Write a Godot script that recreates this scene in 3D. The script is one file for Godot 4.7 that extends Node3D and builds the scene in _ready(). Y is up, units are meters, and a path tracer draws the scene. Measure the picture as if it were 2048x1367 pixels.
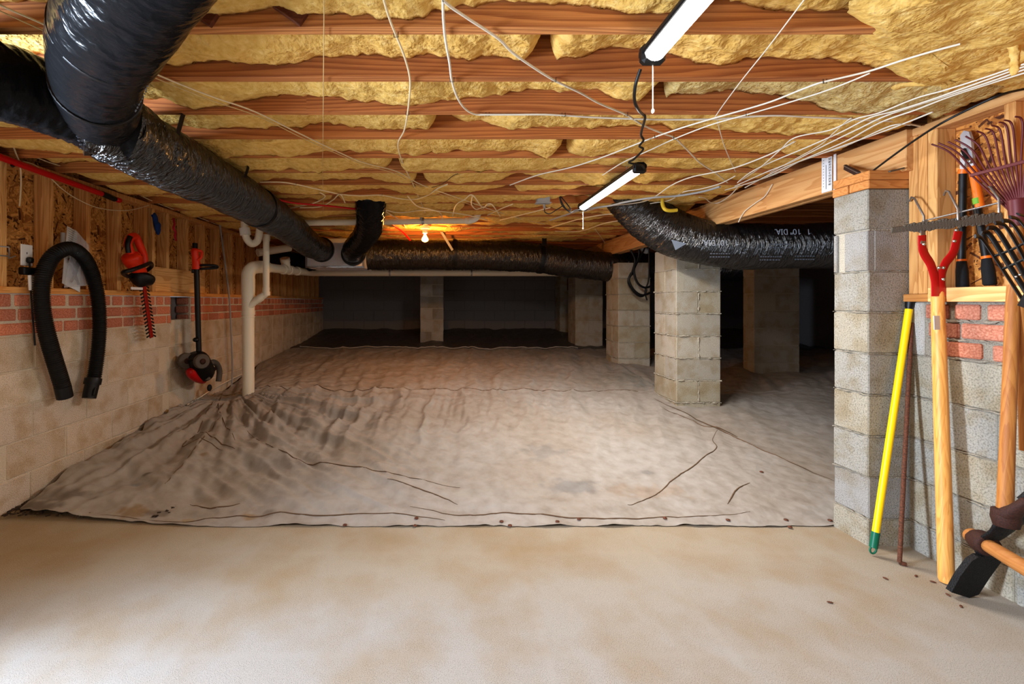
extends Node3D
# A crawl space under a house: block and brick side walls, joists with batts overhead, ducts, pipes, cables, hand tools.
# Heights h are measured from the eye, depths z away from it; one unit is a metre.
const F := 910.0
const CX := 890.0
const CY := 603.0
const EYE := 1.19
const SHOP_GLOW := 16.5
const SHOP_AREA := 5.4
const DOOR_POWER := 50.0
const BULB_POWER := 0.6
const EXPOSURE := 1.17

var rng := RandomNumberGenerator.new()
var M := {}
var T := {}
var nz := FastNoiseLite.new()
var nf := FastNoiseLite.new()

# ------------------------------------------------------------------ places
func W(x: float, h: float, z: float) -> Vector3:
	return Vector3(x, EYE + h, -z)

func I(px: float, py: float, z: float) -> Vector3:
	return W((px - CX) / F * z, (CY - py) / F * z, z)

func S(px: float, py: float, x: float) -> Vector3:   # on a wall plane
	return I(px, py, F * x / (px - CX))

func C(px: float, py: float, h := 0.818) -> Vector3:  # under the joists
	return I(px, py, F * h / (CY - py))

func G(px: float, py: float) -> Vector3:              # on the ground
	var z := 3.5
	for i in 60:
		var hh := gh((px - CX) / F * z, z)
		z = lerpf(z, clampf(-hh * F / (py - CY), 1.0, 9.5), 0.4)
	return I(px, py, z)

func gh(x: float, z: float) -> float:
	var k := [[-5.0, -1.19], [2.4, -1.19], [2.65, -1.165], [3.2, -1.085], [4.155, -0.963], [5.0, -0.875], [5.78, -0.807], [7.2, -0.745], [8.0, -0.69], [9.3, -0.55]]
	var h := -1.19
	for i in k.size() - 1:
		if z >= k[i][0] and z <= k[i + 1][0]:
			var t: float = (z - k[i][0]) / (k[i + 1][0] - k[i][0])
			h = lerpf(k[i][1], k[i + 1][1], t)
	h -= 0.10 * exp(-pow((x + 2.45) / 0.3, 2.0)) * exp(-pow((z - 4.9) / 0.8, 2.0))
	return h

# ------------------------------------------------------------------ objects
func off(n: Node) -> Vector3:
	var p := Vector3.ZERO
	while n != self and n != null:
		p += (n as Node3D).position
		n = n.get_parent()
	return p

func thing(called: String, label: String, category: String, at: Vector3, group := "") -> Node3D:
	var o := Node3D.new()
	o.name = called
	add_child(o, true)
	o.position = at
	tag(o, label, category, group)
	return o

func tag(o: Node, label: String, category: String, group := "") -> void:
	o.set_meta("label", label)
	o.set_meta("category", category)
	if group:
		o.set_meta("group", group)

func setting(called: String) -> Node3D:
	var o := Node3D.new()
	o.name = called
	add_child(o, true)
	o.set_meta("kind", "structure")
	return o

func obj(called: String, mesh: Mesh, m: Material, parent: Node = self) -> MeshInstance3D:
	var o := MeshInstance3D.new()
	o.name = called
	o.mesh = mesh
	o.material_override = m
	parent.add_child(o, true)
	if parent != self:
		o.position = -off(parent)
	return o

func put(called: String, mesh: Mesh, m: Material, at: Vector3, parent: Node, turn := Basis()) -> MeshInstance3D:
	var o := obj(called, mesh, m, parent)
	o.transform = Transform3D(turn, at - off(parent) if parent != self else at)
	return o

func solo(called: String, mesh: Mesh, m: Material, label: String, category: String, group := "") -> MeshInstance3D:
	var o := obj(called, mesh, m)
	tag(o, label, category, group)
	return o

# ------------------------------------------------------------------ meshes
func begin() -> SurfaceTool:
	var st := SurfaceTool.new()
	st.begin(Mesh.PRIMITIVE_TRIANGLES)
	st.set_smooth_group(-1)
	return st

func fin(st: SurfaceTool) -> ArrayMesh:
	st.generate_normals()
	return st.commit()

func tri(st: SurfaceTool, a: Vector3, b: Vector3, c: Vector3, out: Vector3) -> void:
	if (b - a).cross(c - a).dot(out) > 0.0:
		var t := b
		b = c
		c = t
	for p in [a, b, c]:
		st.add_vertex(p)

func quad(st: SurfaceTool, a: Vector3, b: Vector3, c: Vector3, d: Vector3, out: Vector3) -> void:
	tri(st, a, b, c, out)
	tri(st, a, c, d, out)

func cbox(st: SurfaceTool, c: Vector3, s: Vector3, bev := 0.003, b := Basis()) -> void:
	var h := s / 2.0
	bev = minf(bev, minf(h.x, minf(h.y, h.z)) * 0.6)
	var p := func(sx: int, sy: int, sz: int, ax: int) -> Vector3:
		var v := Vector3(sx * h.x, sy * h.y, sz * h.z)
		for k in 3:
			if k != ax:
				v[k] -= signf(v[k]) * bev
		return c + b * v
	for ax in 3:
		for sg in [-1, 1]:
			var u := (ax + 1) % 3
			var w := (ax + 2) % 3
			var q := []
			for e in [[-1, -1], [1, -1], [1, 1], [-1, 1]]:
				var sv := [0, 0, 0]
				sv[ax] = sg
				sv[u] = e[0]
				sv[w] = e[1]
				q.append(p.call(sv[0], sv[1], sv[2], ax))
			var n := Vector3.ZERO
			n[ax] = sg
			quad(st, q[0], q[1], q[2], q[3], b * n)
	for ax in 3:   # edges along ax
		var u := (ax + 1) % 3
		var w := (ax + 2) % 3
		for su in [-1, 1]:
			for sw in [-1, 1]:
				var q := []
				for e in [[-1, u], [1, u], [1, w], [-1, w]]:
					var sv := [0, 0, 0]
					sv[ax] = e[0]
					sv[u] = su
					sv[w] = sw
					q.append(p.call(sv[0], sv[1], sv[2], e[1]))
				var n := Vector3.ZERO
				n[u] = su
				n[w] = sw
				quad(st, q[0], q[1], q[2], q[3], b * n)
	for sx in [-1, 1]:
		for sy in [-1, 1]:
			for sz in [-1, 1]:
				tri(st, p.call(sx, sy, sz, 0), p.call(sx, sy, sz, 1), p.call(sx, sy, sz, 2), b * Vector3(sx, sy, sz))

func box_mesh(c: Vector3, s: Vector3, bev := 0.003, b := Basis()) -> ArrayMesh:
	var st := begin()
	cbox(st, c, s, bev, b)
	return fin(st)

func span(x0: float, x1: float, h0: float, h1: float, z0: float, z1: float, bev := 0.003) -> ArrayMesh:
	return box_mesh(W((x0 + x1) / 2, (h0 + h1) / 2, (z0 + z1) / 2), Vector3(x1 - x0, h1 - h0, z1 - z0), bev)

func beam(a: Vector3, b: Vector3, w: float, t: float, up := Vector3.UP, bev := 0.002) -> ArrayMesh:   # a bar from a to b, w across, t along up
	var d := (b - a).normalized()
	var s := d.cross(up).normalized()
	var u := s.cross(d)
	return box_mesh((a + b) / 2, Vector3((b - a).length(), t, w), bev, Basis(d, u, s))

func prism(st: SurfaceTool, poly: PackedVector2Array, t0: float, t1: float, xf: Transform3D) -> void:
	var ix := Geometry2D.triangulate_polygon(poly)
	var mid := Vector2.ZERO
	for p in poly:
		mid += p / poly.size()
	for k in range(0, ix.size(), 3):
		for t in [[t0, -1.0], [t1, 1.0]]:
			var v := []
			for j in 3:
				var q := poly[ix[k + j]]
				v.append(xf * Vector3(q.x, q.y, t[0]))
			tri(st, v[0], v[1], v[2], xf.basis * Vector3(0, 0, t[1] * signf(t1 - t0)))
	var cw := 1.0 if Geometry2D.is_polygon_clockwise(poly) else -1.0
	for i in poly.size():
		var a := poly[i]
		var c := poly[(i + 1) % poly.size()]
		var n := Vector2(-(c - a).y, (c - a).x) * cw
		quad(st, xf * Vector3(a.x, a.y, t0), xf * Vector3(c.x, c.y, t0), xf * Vector3(c.x, c.y, t1), xf * Vector3(a.x, a.y, t1), xf.basis * Vector3(n.x, n.y, 0))

func grid(P: PackedVector3Array, nu: int, nv: int, wrap: bool, flip := false, colors := PackedColorArray()) -> ArrayMesh:
	var N := PackedVector3Array()
	var U := PackedVector2Array()
	N.resize(P.size())
	U.resize(P.size())
	for i in nv:
		for j in nu:
			var j0 := (j - 1 + nu) % nu if wrap else maxi(j - 1, 0)
			var j1 := (j + 1) % nu if wrap else mini(j + 1, nu - 1)
			var du := P[i * nu + j1] - P[i * nu + j0]
			var dv := P[mini(i + 1, nv - 1) * nu + j] - P[maxi(i - 1, 0) * nu + j]
			if du.length_squared() < 1e-14:
				var ir := i - 1 if i > nv / 2 else i + 1
				du = P[ir * nu + j1] - P[ir * nu + j0]
			var n := du.cross(dv).normalized()
			N[i * nu + j] = -n if flip else n
			U[i * nu + j] = Vector2(float(j) / nu, float(i) / maxi(nv - 1, 1))
	var X := PackedInt32Array()
	for i in nv - 1:
		for j in (nu if wrap else nu - 1):
			var a := i * nu + j
			var b := i * nu + (j + 1) % nu
			var d := a + nu
			var c := b + nu
			if flip:
				X.append_array([a, b, c, a, c, d])
			else:
				X.append_array([a, c, b, a, d, c])
	var arr := []
	arr.resize(Mesh.ARRAY_MAX)
	arr[Mesh.ARRAY_VERTEX] = P
	arr[Mesh.ARRAY_NORMAL] = N
	arr[Mesh.ARRAY_TEX_UV] = U
	arr[Mesh.ARRAY_INDEX] = X
	if colors.size():
		arr[Mesh.ARRAY_COLOR] = colors
	var am := ArrayMesh.new()
	am.add_surface_from_arrays(Mesh.PRIMITIVE_TRIANGLES, arr)
	return am

func smooth(pts: Array, per := 8) -> PackedVector3Array:
	var out := PackedVector3Array()
	for i in pts.size() - 1:
		var p0: Vector3 = pts[maxi(i - 1, 0)]
		var p1: Vector3 = pts[i]
		var p2: Vector3 = pts[i + 1]
		var p3: Vector3 = pts[mini(i + 2, pts.size() - 1)]
		for k in per:
			out.append(p1.cubic_interpolate(p2, p0, p3, float(k) / per))
	out.append(pts[-1])
	return out

func even(path: PackedVector3Array, step: float) -> PackedVector3Array:
	var out := PackedVector3Array([path[0]])
	var left := step
	for i in path.size() - 1:
		var a := path[i]
		var b := path[i + 1]
		var d := a.distance_to(b)
		var t := left
		while t < d:
			out.append(a.lerp(b, t / d))
			t += step
		left = t - d
	if out[-1].distance_to(path[-1]) > step * 0.3:
		out.append(path[-1])
	return out

# radius: a float, or one per point; bump(s, angle) is added to the radius; flat squashes the section along the start normal
func tube(path: PackedVector3Array, radius, sides := 10, caps := true, bump = null, start := Vector3.ZERO, flat := 1.0) -> ArrayMesh:
	var n := path.size()
	var P := PackedVector3Array()
	var side := Vector3.ZERO
	var s := 0.0
	var rows := 0
	for i in n:
		var a := i
		var b := i
		while a > 0 and path[a].distance_to(path[i]) < 1e-6:
			a -= 1
		while b < n - 1 and path[b].distance_to(path[i]) < 1e-6:
			b += 1
		if a == i and i > 0:
			a = i - 1
		var t := (path[b] - path[a]).normalized()
		if i == 0:
			side = start if start != Vector3.ZERO else (Vector3.UP if absf(t.y) < 0.9 else Vector3.RIGHT)
		else:
			s += path[i].distance_to(path[i - 1])
		side = (side - t * side.dot(t)).normalized()
		var bi := t.cross(side)
		var r: float = radius if radius is float else radius[i]
		var ring := PackedVector3Array()
		for j in sides:
			var an := TAU * j / sides
			var rr: float = r + (bump.call(s, an) if bump != null else 0.0)
			ring.append(path[i] + side * (cos(an) * rr * flat) + bi * (sin(an) * rr))
		if i == 0 and caps:
			for k in sides:
				P.append(path[i])
			P.append_array(ring)
			rows += 2
		P.append_array(ring)
		rows += 1
		if i == n - 1 and caps:
			P.append_array(ring)
			for k in sides:
				P.append(path[i])
			rows += 2
	return grid(P, sides, rows, true)

func rod(a: Vector3, b: Vector3, r, sides := 12, cuts := 1) -> ArrayMesh:
	var p := PackedVector3Array()
	for i in cuts + 1:
		p.append(a.lerp(b, float(i) / cuts))
	return tube(p, r, sides)

func lathe(a: Vector3, b: Vector3, prof: Array, sides := 24) -> ArrayMesh:   # prof: [share of the way, radius]
	var p := PackedVector3Array()
	var r := []
	for e in prof:
		p.append(a.lerp(b, e[0]))
		r.append(float(e[1]))
	return tube(p, r, sides)

func ball(c: Vector3, r: Vector3, b := Basis(), nu := 20, nv := 12) -> ArrayMesh:
	var P := PackedVector3Array()
	for i in nv + 1:
		var la := PI * i / nv - PI / 2
		for j in nu:
			var lo := TAU * j / nu
			P.append(c + b * Vector3(cos(la) * cos(lo) * r.x, sin(la) * r.y, -cos(la) * sin(lo) * r.z))
	return grid(P, nu, nv + 1, true)

func path(px: Array, fn: Callable, per := 8) -> PackedVector3Array:
	var pts := []
	for p in px:
		pts.append(fn.call(p[0], p[1], p[2]))
	return smooth(pts, per)

func print_on(s: String, tall: float, m: Material, xf: Transform3D, parent: Node) -> void:
	var tm := TextMesh.new()
	var f := SystemFont.new()
	f.font_names = PackedStringArray(["Droid Sans"])
	tm.font = f
	tm.text = s
	tm.font_size = 32
	tm.pixel_size = tall / 23.0
	tm.depth = 0.0006
	tm.curve_step = 2.0
	var o := MeshInstance3D.new()
	o.name = "lettering"
	o.mesh = tm
	o.material_override = m
	parent.add_child(o, true)
	o.transform = Transform3D(xf.basis, xf.origin - off(parent))

# ------------------------------------------------------------------ materials
func ntex(sd: int, freq: float, oct: int, ramp: Array, size := 512, type := FastNoiseLite.TYPE_SIMPLEX_SMOOTH) -> NoiseTexture2D:
	var n := FastNoiseLite.new()
	n.seed = sd
	n.noise_type = type
	n.frequency = freq
	n.fractal_octaves = oct
	n.fractal_gain = 0.55
	var t := NoiseTexture2D.new()
	t.width = size
	t.height = size
	t.seamless = true
	t.noise = n
	if ramp.size():
		var g := Gradient.new()
		var o := PackedFloat32Array()
		var c := PackedColorArray()
		for e in ramp:
			o.append(e[0])
			c.append(e[1])
		g.offsets = o
		g.colors = c
		t.color_ramp = g
	return t

func gray(a: float) -> Color:
	return Color(a, a, a)

func wood_image(sd: int, light: Color, dark: Color, rings: float, upright: bool) -> ImageTexture:
	var w := 512
	var im := Image.create(w, w, false, Image.FORMAT_RGB8)
	var n := FastNoiseLite.new()
	n.seed = sd
	n.frequency = 1.0
	n.fractal_octaves = 2
	var ph := sd * 1.37
	for y in w:
		var v := float(y) / w
		for x in w:
			var u := float(x) / w
			var wob := 0.7 * sin(TAU * (u + 0.3 * sin(TAU * v + ph))) + 0.5 * sin(TAU * (2.0 * u - v) + ph * 2.0) + 0.8 * n.get_noise_2d(u * 3.0, v * 5.0)
			var f := fposmod(v * rings + wob, 1.0)
			var k := smoothstep(0.25, 0.95, f) * (1.0 - smoothstep(0.95, 1.0, f))
			k = clampf(k * 0.75 + 0.35 * n.get_noise_2d(u * 14.0, v * 130.0) + 0.12, 0.0, 1.0)
			var c := light.lerp(dark, k)
			if upright:
				im.set_pixel(y, x, c)
			else:
				im.set_pixel(x, y, c)
	return ImageTexture.create_from_image(im)

func osb_image() -> ImageTexture:
	var w := 512
	var im := Image.create(w, w, false, Image.FORMAT_RGB8)
	im.fill(Color(0.72, 0.52, 0.28))
	var r := RandomNumberGenerator.new()
	r.seed = 5
	for i in 2600:
		var c := Color(0.88, 0.68, 0.40).lerp(Color(0.56, 0.35, 0.15), pow(r.randf(), 1.6))
		if r.randf() < 0.07:
			c = Color(0.3, 0.16, 0.06)
		var a := r.randf() * PI
		var d := Vector2(cos(a), sin(a))
		var len := r.randf_range(18, 62)
		var wd := r.randf_range(3, 13)
		var o := Vector2(r.randf() * w, r.randf() * w)
		var q := 0.0
		while q < wd:
			var cc := c * r.randf_range(0.9, 1.08)
			var p := 0.0
			while p < len:
				var v := o + d * p + Vector2(-d.y, d.x) * q
				im.set_pixel(posmod(int(v.x), w), posmod(int(v.y), w), cc)
				p += 0.9
			q += 0.9
	return ImageTexture.create_from_image(im)

func mat(key: String, col: Color, rough := 0.85, o := {}) -> StandardMaterial3D:
	var m := StandardMaterial3D.new()
	m.resource_name = key
	m.albedo_color = col
	m.roughness = rough
	m.metallic = o.get("metal", 0.0)
	m.metallic_specular = o.get("spec", 0.4)
	if o.has("tex"):
		m.albedo_texture = o.tex
	if o.has("tex") or o.has("height"):
		if not o.get("uv", false):
			m.uv1_triplanar = true
			m.uv1_world_triplanar = true
		m.uv1_scale = o.get("scale", Vector3.ONE)
		m.uv1_offset = o.get("offset", Vector3.ZERO)
	if o.has("height"):
		m.heightmap_enabled = true
		m.heightmap_texture = o.height
		m.heightmap_scale = o.get("relief", 0.2)
	if o.has("detail"):
		m.detail_enabled = true
		m.detail_albedo = o.detail
		m.detail_blend_mode = BaseMaterial3D.BLEND_MODE_MUL
		m.detail_uv_layer = BaseMaterial3D.DETAIL_UV_2
		m.uv2_triplanar = true
		m.uv2_world_triplanar = true
		m.uv2_scale = o.get("detail_scale", Vector3.ONE * 0.4)
	if o.has("colors"):
		m.vertex_color_use_as_albedo = true
	M[key] = m
	return m

func materials() -> void:
	T.grit = ntex(1, 0.13, 3, [[0.0, gray(0.55)], [0.35, gray(0.84)], [0.55, gray(0.92)], [1.0, gray(1.0)]])
	T.gritf = ntex(2, 0.35, 2, [[0.0, gray(0.5)], [0.35, gray(0.85)], [1.0, gray(1.0)]])
	T.stain = ntex(3, 0.012, 5, [[0.0, Color(0.86, 0.80, 0.71)], [0.35, Color(0.94, 0.91, 0.86)], [0.6, gray(1.0)], [1.0, Color(1, 0.99, 0.97)]])
	T.floorstain = ntex(4, 0.010, 5, [[0.0, Color(0.94, 0.88, 0.79)], [0.35, Color(0.97, 0.94, 0.90)], [0.7, gray(1.0)], [1.0, gray(1.0)]])
	T.cloud = ntex(5, 0.02, 4, [[0.0, gray(0.72)], [1.0, gray(1.0)]])
	T.fluff = ntex(6, 0.03, 5, [[0.0, Color(0.78, 0.66, 0.42)], [0.35, Color(0.89, 0.78, 0.53)], [0.7, Color(0.94, 0.86, 0.65)], [1.0, Color(0.98, 0.94, 0.82)]])
	T.fluffh = ntex(7, 0.05, 5, [])
	T.brick = ntex(8, 0.05, 4, [[0.0, Color(0.62, 0.38, 0.30)], [0.45, Color(0.80, 0.52, 0.42)], [0.8, Color(0.87, 0.63, 0.53)], [1.0, Color(0.92, 0.80, 0.72)]])
	T.lump = ntex(9, 0.06, 4, [])
	T.fine = ntex(10, 0.22, 3, [])
	T.sheet = ntex(11, 0.02, 5, [[0.0, Color(0.84, 0.80, 0.76)], [0.5, Color(0.94, 0.91, 0.88)], [1.0, Color(1, 0.98, 0.96)]])
	T.wrinkle = ntex(12, 0.02, 4, [])
	T.dirt = ntex(13, 0.06, 5, [[0.0, Color(0.10, 0.08, 0.06)], [0.6, Color(0.25, 0.2, 0.15)], [1.0, Color(0.36, 0.3, 0.24)]])
	T.rust = ntex(14, 0.05, 4, [[0.0, Color(0.22, 0.13, 0.09)], [0.55, Color(0.42, 0.29, 0.22)], [1.0, Color(0.62, 0.38, 0.26)]])
	T.crinkle = ntex(16, 0.012, 4, [])
	(T.crinkle.noise as FastNoiseLite).fractal_type = FastNoiseLite.FRACTAL_RIDGED
	T.foil = ntex(15, 0.05, 3, [])
	T.wood = wood_image(21, Color(0.82, 0.60, 0.43), Color(0.60, 0.38, 0.25), 19.0, false)
	T.pine = wood_image(22, Color(0.93, 0.79, 0.60), Color(0.82, 0.63, 0.42), 7.0, false)
	T.stud = wood_image(23, Color(0.92, 0.74, 0.50), Color(0.76, 0.54, 0.32), 9.0, true)
	T.pineup = wood_image(24, Color(0.94, 0.78, 0.56), Color(0.80, 0.60, 0.38), 6.0, true)
	T.osb = osb_image()
	for i in 5:
		mat("joist%d" % i, [Color(1, 0.91, 0.72), Color(0.94, 0.80, 0.60), Color(1, 0.86, 0.64), Color(0.90, 0.77, 0.58), Color(0.98, 0.83, 0.60)][i], 0.75, {"tex": T.wood, "scale": Vector3(0.28, 2.6, 2.6), "offset": Vector3(0.17 * i, 0.31 * i, 0.23 * i)})
	mat("wood_dark", Color(0.52, 0.38, 0.30), 0.8, {"tex": T.wood, "scale": Vector3(2, 2.6, 2.6)})
	mat("girder", Color(0.92, 0.82, 0.69), 0.7, {"tex": T.pine, "scale": Vector3(3, 2.6, 0.35), "offset": Vector3(0.2, 0.4, 0.1)})
	mat("pine_end", Color(0.86, 0.68, 0.48), 0.75, {"tex": T.pine, "scale": Vector3(1.2, 5, 5)})
	mat("pine_pale", Color(1, 0.92, 0.78), 0.7, {"tex": T.pine, "scale": Vector3(0.6, 3, 0.6)})
	for i in 3:
		mat("stud%d" % i, [Color(1, 0.96, 0.88), Color(0.95, 0.87, 0.76), Color(1, 0.98, 0.92)][i], 0.75, {"tex": T.stud, "scale": Vector3(5, 0.5, 5), "offset": Vector3(0.3 * i, 0.2 * i, 0.37 * i)})
		mat("pineup%d" % i, [Color(0.94, 0.86, 0.73), Color(0.93, 0.82, 0.67), Color(0.9, 0.8, 0.66)][i], 0.72, {"tex": T.pineup, "scale": Vector3(5, 0.6, 5), "offset": Vector3(0.3 * i, 0.2 * i, 0.37 * i)})
	mat("plate", Color(0.78, 0.62, 0.42), 0.75, {"tex": T.pine, "scale": Vector3(3, 5, 0.4)})
	mat("osb", Color(0.98, 0.86, 0.7), 0.8, {"tex": T.osb, "scale": Vector3.ONE * 1.6})
	for i in 4:
		mat("block%d" % i, [Color(0.76, 0.73, 0.68), Color(0.73, 0.70, 0.64), Color(0.78, 0.745, 0.68), Color(0.745, 0.725, 0.69)][i], 0.95, {"tex": T.grit, "scale": Vector3.ONE * 2.2, "height": T.grit, "relief": 0.25, "detail": T.stain, "detail_scale": Vector3.ONE * 0.7})
		mat("brick%d" % i, [Color(0.90, 0.86, 0.83), Color(0.82, 0.77, 0.74), Color(0.88, 0.81, 0.75), Color(0.76, 0.71, 0.69)][i], 0.92, {"tex": T.brick, "scale": Vector3.ONE * 3.0, "height": T.lump, "relief": 0.25, "offset": Vector3.ONE * 0.21 * i})
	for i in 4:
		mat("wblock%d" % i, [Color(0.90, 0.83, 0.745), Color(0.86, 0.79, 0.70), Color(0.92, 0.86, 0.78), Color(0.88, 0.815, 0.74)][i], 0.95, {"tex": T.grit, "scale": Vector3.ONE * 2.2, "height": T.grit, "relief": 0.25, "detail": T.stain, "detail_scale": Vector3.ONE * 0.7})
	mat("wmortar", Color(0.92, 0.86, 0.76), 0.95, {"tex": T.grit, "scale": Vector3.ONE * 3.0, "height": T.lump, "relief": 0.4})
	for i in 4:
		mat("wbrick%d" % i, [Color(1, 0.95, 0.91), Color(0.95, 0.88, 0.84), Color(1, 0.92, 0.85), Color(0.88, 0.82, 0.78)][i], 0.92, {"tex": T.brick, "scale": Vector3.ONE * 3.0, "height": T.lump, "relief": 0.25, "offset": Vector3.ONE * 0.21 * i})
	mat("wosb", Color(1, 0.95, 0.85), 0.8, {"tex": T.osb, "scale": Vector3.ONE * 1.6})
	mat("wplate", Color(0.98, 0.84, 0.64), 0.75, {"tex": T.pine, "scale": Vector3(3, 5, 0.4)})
	mat("block_grey", Color(0.63, 0.615, 0.59), 0.95, {"tex": T.grit, "scale": Vector3.ONE * 2.0, "height": T.grit, "relief": 0.3, "detail": T.stain, "detail_scale": Vector3.ONE * 0.5})
	mat("tool0", Color(0.63, 0.61, 0.565), 0.95, {"tex": T.grit, "scale": Vector3.ONE * 1.5, "height": T.grit, "relief": 0.25, "detail": T.stain, "detail_scale": Vector3.ONE * 0.9})
	mat("tool1", Color(0.66, 0.625, 0.55), 0.95, {"tex": T.grit, "scale": Vector3.ONE * 1.5, "height": T.grit, "relief": 0.25, "detail": T.stain, "detail_scale": Vector3.ONE * 0.8})
	mat("tool_mortar", Color(0.62, 0.58, 0.51), 0.95, {"tex": T.grit, "scale": Vector3.ONE * 2.0, "height": T.lump, "relief": 0.4})
	mat("block_pale", Color(0.74, 0.70, 0.61), 0.95, {"tex": T.grit, "scale": Vector3.ONE * 2.0, "height": T.grit, "relief": 0.2, "detail": T.stain, "detail_scale": Vector3.ONE * 0.6})
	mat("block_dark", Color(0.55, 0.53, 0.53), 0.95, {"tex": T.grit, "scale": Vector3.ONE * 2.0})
	mat("mortar", Color(0.76, 0.72, 0.64), 0.95, {"tex": T.grit, "scale": Vector3.ONE * 3.0, "height": T.lump, "relief": 0.4})
	mat("wall_plain", Color(0.6, 0.56, 0.5), 0.95, {"tex": T.grit, "scale": Vector3.ONE})
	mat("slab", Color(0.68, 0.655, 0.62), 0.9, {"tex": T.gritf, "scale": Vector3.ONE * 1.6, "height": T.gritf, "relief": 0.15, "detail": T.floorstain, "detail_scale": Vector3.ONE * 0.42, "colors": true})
	mat("sheet", Color(0.63, 0.622, 0.61), 0.62, {"tex": T.sheet, "scale": Vector3.ONE * 0.7, "height": T.wrinkle, "relief": 0.5, "colors": true, "spec": 0.3})
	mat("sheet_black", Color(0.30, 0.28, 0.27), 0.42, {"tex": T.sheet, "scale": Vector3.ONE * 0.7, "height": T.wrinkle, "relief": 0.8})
	mat("crease", Color(0.36, 0.27, 0.19), 0.9)
	mat("soil", Color(0.9, 0.85, 0.8), 1.0, {"tex": T.dirt, "scale": Vector3.ONE * 2.0, "height": T.lump, "relief": 1.0})
	mat("fluff", Color(0.95, 0.855, 0.665), 1.0, {"tex": T.fluff, "scale": Vector3.ONE * 1.7, "height": T.fluffh, "relief": 0.5, "spec": 0.0})
	mat("fluff_dim", Color(0.97, 0.86, 0.66), 1.0, {"tex": T.fluff, "scale": Vector3.ONE * 1.3, "height": T.fluffh, "relief": 0.8, "spec": 0.0})
	mat("fluff_grey", Color(0.86, 0.82, 0.74), 1.0, {"tex": T.fluff, "scale": Vector3.ONE * 1.9, "height": T.fluffh, "relief": 0.8, "spec": 0.0})
	mat("duct", Color(0.075, 0.075, 0.08), 0.17, {"height": T.crinkle, "uv": true, "scale": Vector3(1, 4, 1), "relief": 0.22, "spec": 0.16})
	mat("duct_long", Color(0.07, 0.07, 0.075), 0.2, {"height": T.crinkle, "uv": true, "scale": Vector3(1, 22, 1), "relief": 1.5, "spec": 0.66})
	mat("tape", Color(0.02, 0.02, 0.022), 0.35)
	mat("foil", Color(0.93, 0.93, 0.95), 0.42, {"metal": 0.35, "height": T.foil, "scale": Vector3.ONE * 6.0, "relief": 0.5})
	mat("pvc", Color(0.88, 0.84, 0.75), 0.35)
	mat("pvc_white", Color(0.88, 0.87, 0.84), 0.35)
	mat("cable", Color(0.87, 0.79, 0.64), 0.5)
	mat("cable_white", Color(0.87, 0.83, 0.75), 0.5)
	mat("cable_far", Color(0.92, 0.84, 0.68), 0.5)
	mat("cable_thin", Color(0.80, 0.68, 0.46), 0.6)
	mat("cable_grey", Color(0.62, 0.62, 0.62), 0.5)
	mat("black", Color(0.03, 0.03, 0.032), 0.45)
	mat("blackmatte", Color(0.035, 0.035, 0.037), 0.8, {"height": T.fine, "scale": Vector3.ONE * 4, "relief": 0.15})
	mat("wheel", Color(0.33, 0.295, 0.26), 0.85)
	mat("rubber", Color(0.10, 0.095, 0.09), 0.75)
	mat("iron", Color(0.075, 0.07, 0.07), 0.55, {"height": T.lump, "scale": Vector3.ONE * 5, "relief": 0.3, "metal": 0.4})
	mat("ironrust", Color(0.55, 0.45, 0.42), 0.75, {"tex": T.rust, "scale": Vector3.ONE * 6, "metal": 0.2})
	mat("rust", Color(0.9, 0.8, 0.74), 0.8, {"tex": T.rust, "scale": Vector3.ONE * 4, "metal": 0.2})
	mat("zinc", Color(0.62, 0.62, 0.62), 0.4, {"metal": 0.9})
	mat("steel", Color(0.75, 0.75, 0.76), 0.25, {"metal": 1.0})
	mat("jaw", Color(0.72, 0.72, 0.73), 0.35, {"metal": 0.35})
	mat("dullsteel", Color(0.36, 0.32, 0.27), 0.5, {"metal": 0.25, "height": T.lump, "scale": Vector3.ONE * 6, "relief": 0.2})
	mat("redpaint", Color(0.72, 0.05, 0.06), 0.35)
	mat("redplastic", Color(0.92, 0.19, 0.05), 0.4)
	mat("redtube", Color(0.75, 0.02, 0.04), 0.35)
	mat("bladered", Color(0.60, 0.08, 0.05), 0.4, {"metal": 0.3})
	mat("maroon", Color(0.36, 0.13, 0.14), 0.45, {"metal": 0.2})
	mat("yellow", Color(0.98, 0.82, 0.02), 0.35)
	mat("yellowhose", Color(0.85, 0.72, 0.2), 0.5)
	mat("green", Color(0.0, 0.36, 0.25), 0.4)
	mat("lime", Color(0.42, 0.62, 0.12), 0.5)
	mat("orange", Color(0.9, 0.42, 0.08), 0.4)
	mat("white", Color(0.9, 0.9, 0.9), 0.5)
	mat("print", Color(0.72, 0.75, 0.8), 0.6)
	mat("print_dim", Color(0.40, 0.43, 0.48), 0.6)
	mat("ink", Color(0.12, 0.12, 0.13), 0.6)
	mat("blue", Color(0.05, 0.22, 0.5), 0.7)
	mat("pink", Color(0.8, 0.1, 0.25), 0.7)
	mat("ash", Color(1, 0.86, 0.62), 0.45, {"tex": T.pineup, "scale": Vector3(8, 0.9, 8)})
	mat("oldwood", Color(0.78, 0.64, 0.46), 0.6, {"tex": T.stud, "scale": Vector3(7, 0.8, 7)})
	mat("hafted", Color(0.74, 0.58, 0.40), 0.6, {"tex": T.pine, "scale": Vector3(3, 6, 0.8)})
	var bag := mat("bag", Color(0.85, 0.87, 0.9, 0.3), 0.12)
	bag.transparency = BaseMaterial3D.TRANSPARENCY_ALPHA
	var glow := mat("shop_glow", Color(1, 1, 1), 0.5)
	glow.emission_enabled = true
	glow.emission = Color(1.0, 0.985, 0.965)
	glow.emission_energy_multiplier = SHOP_GLOW
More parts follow.
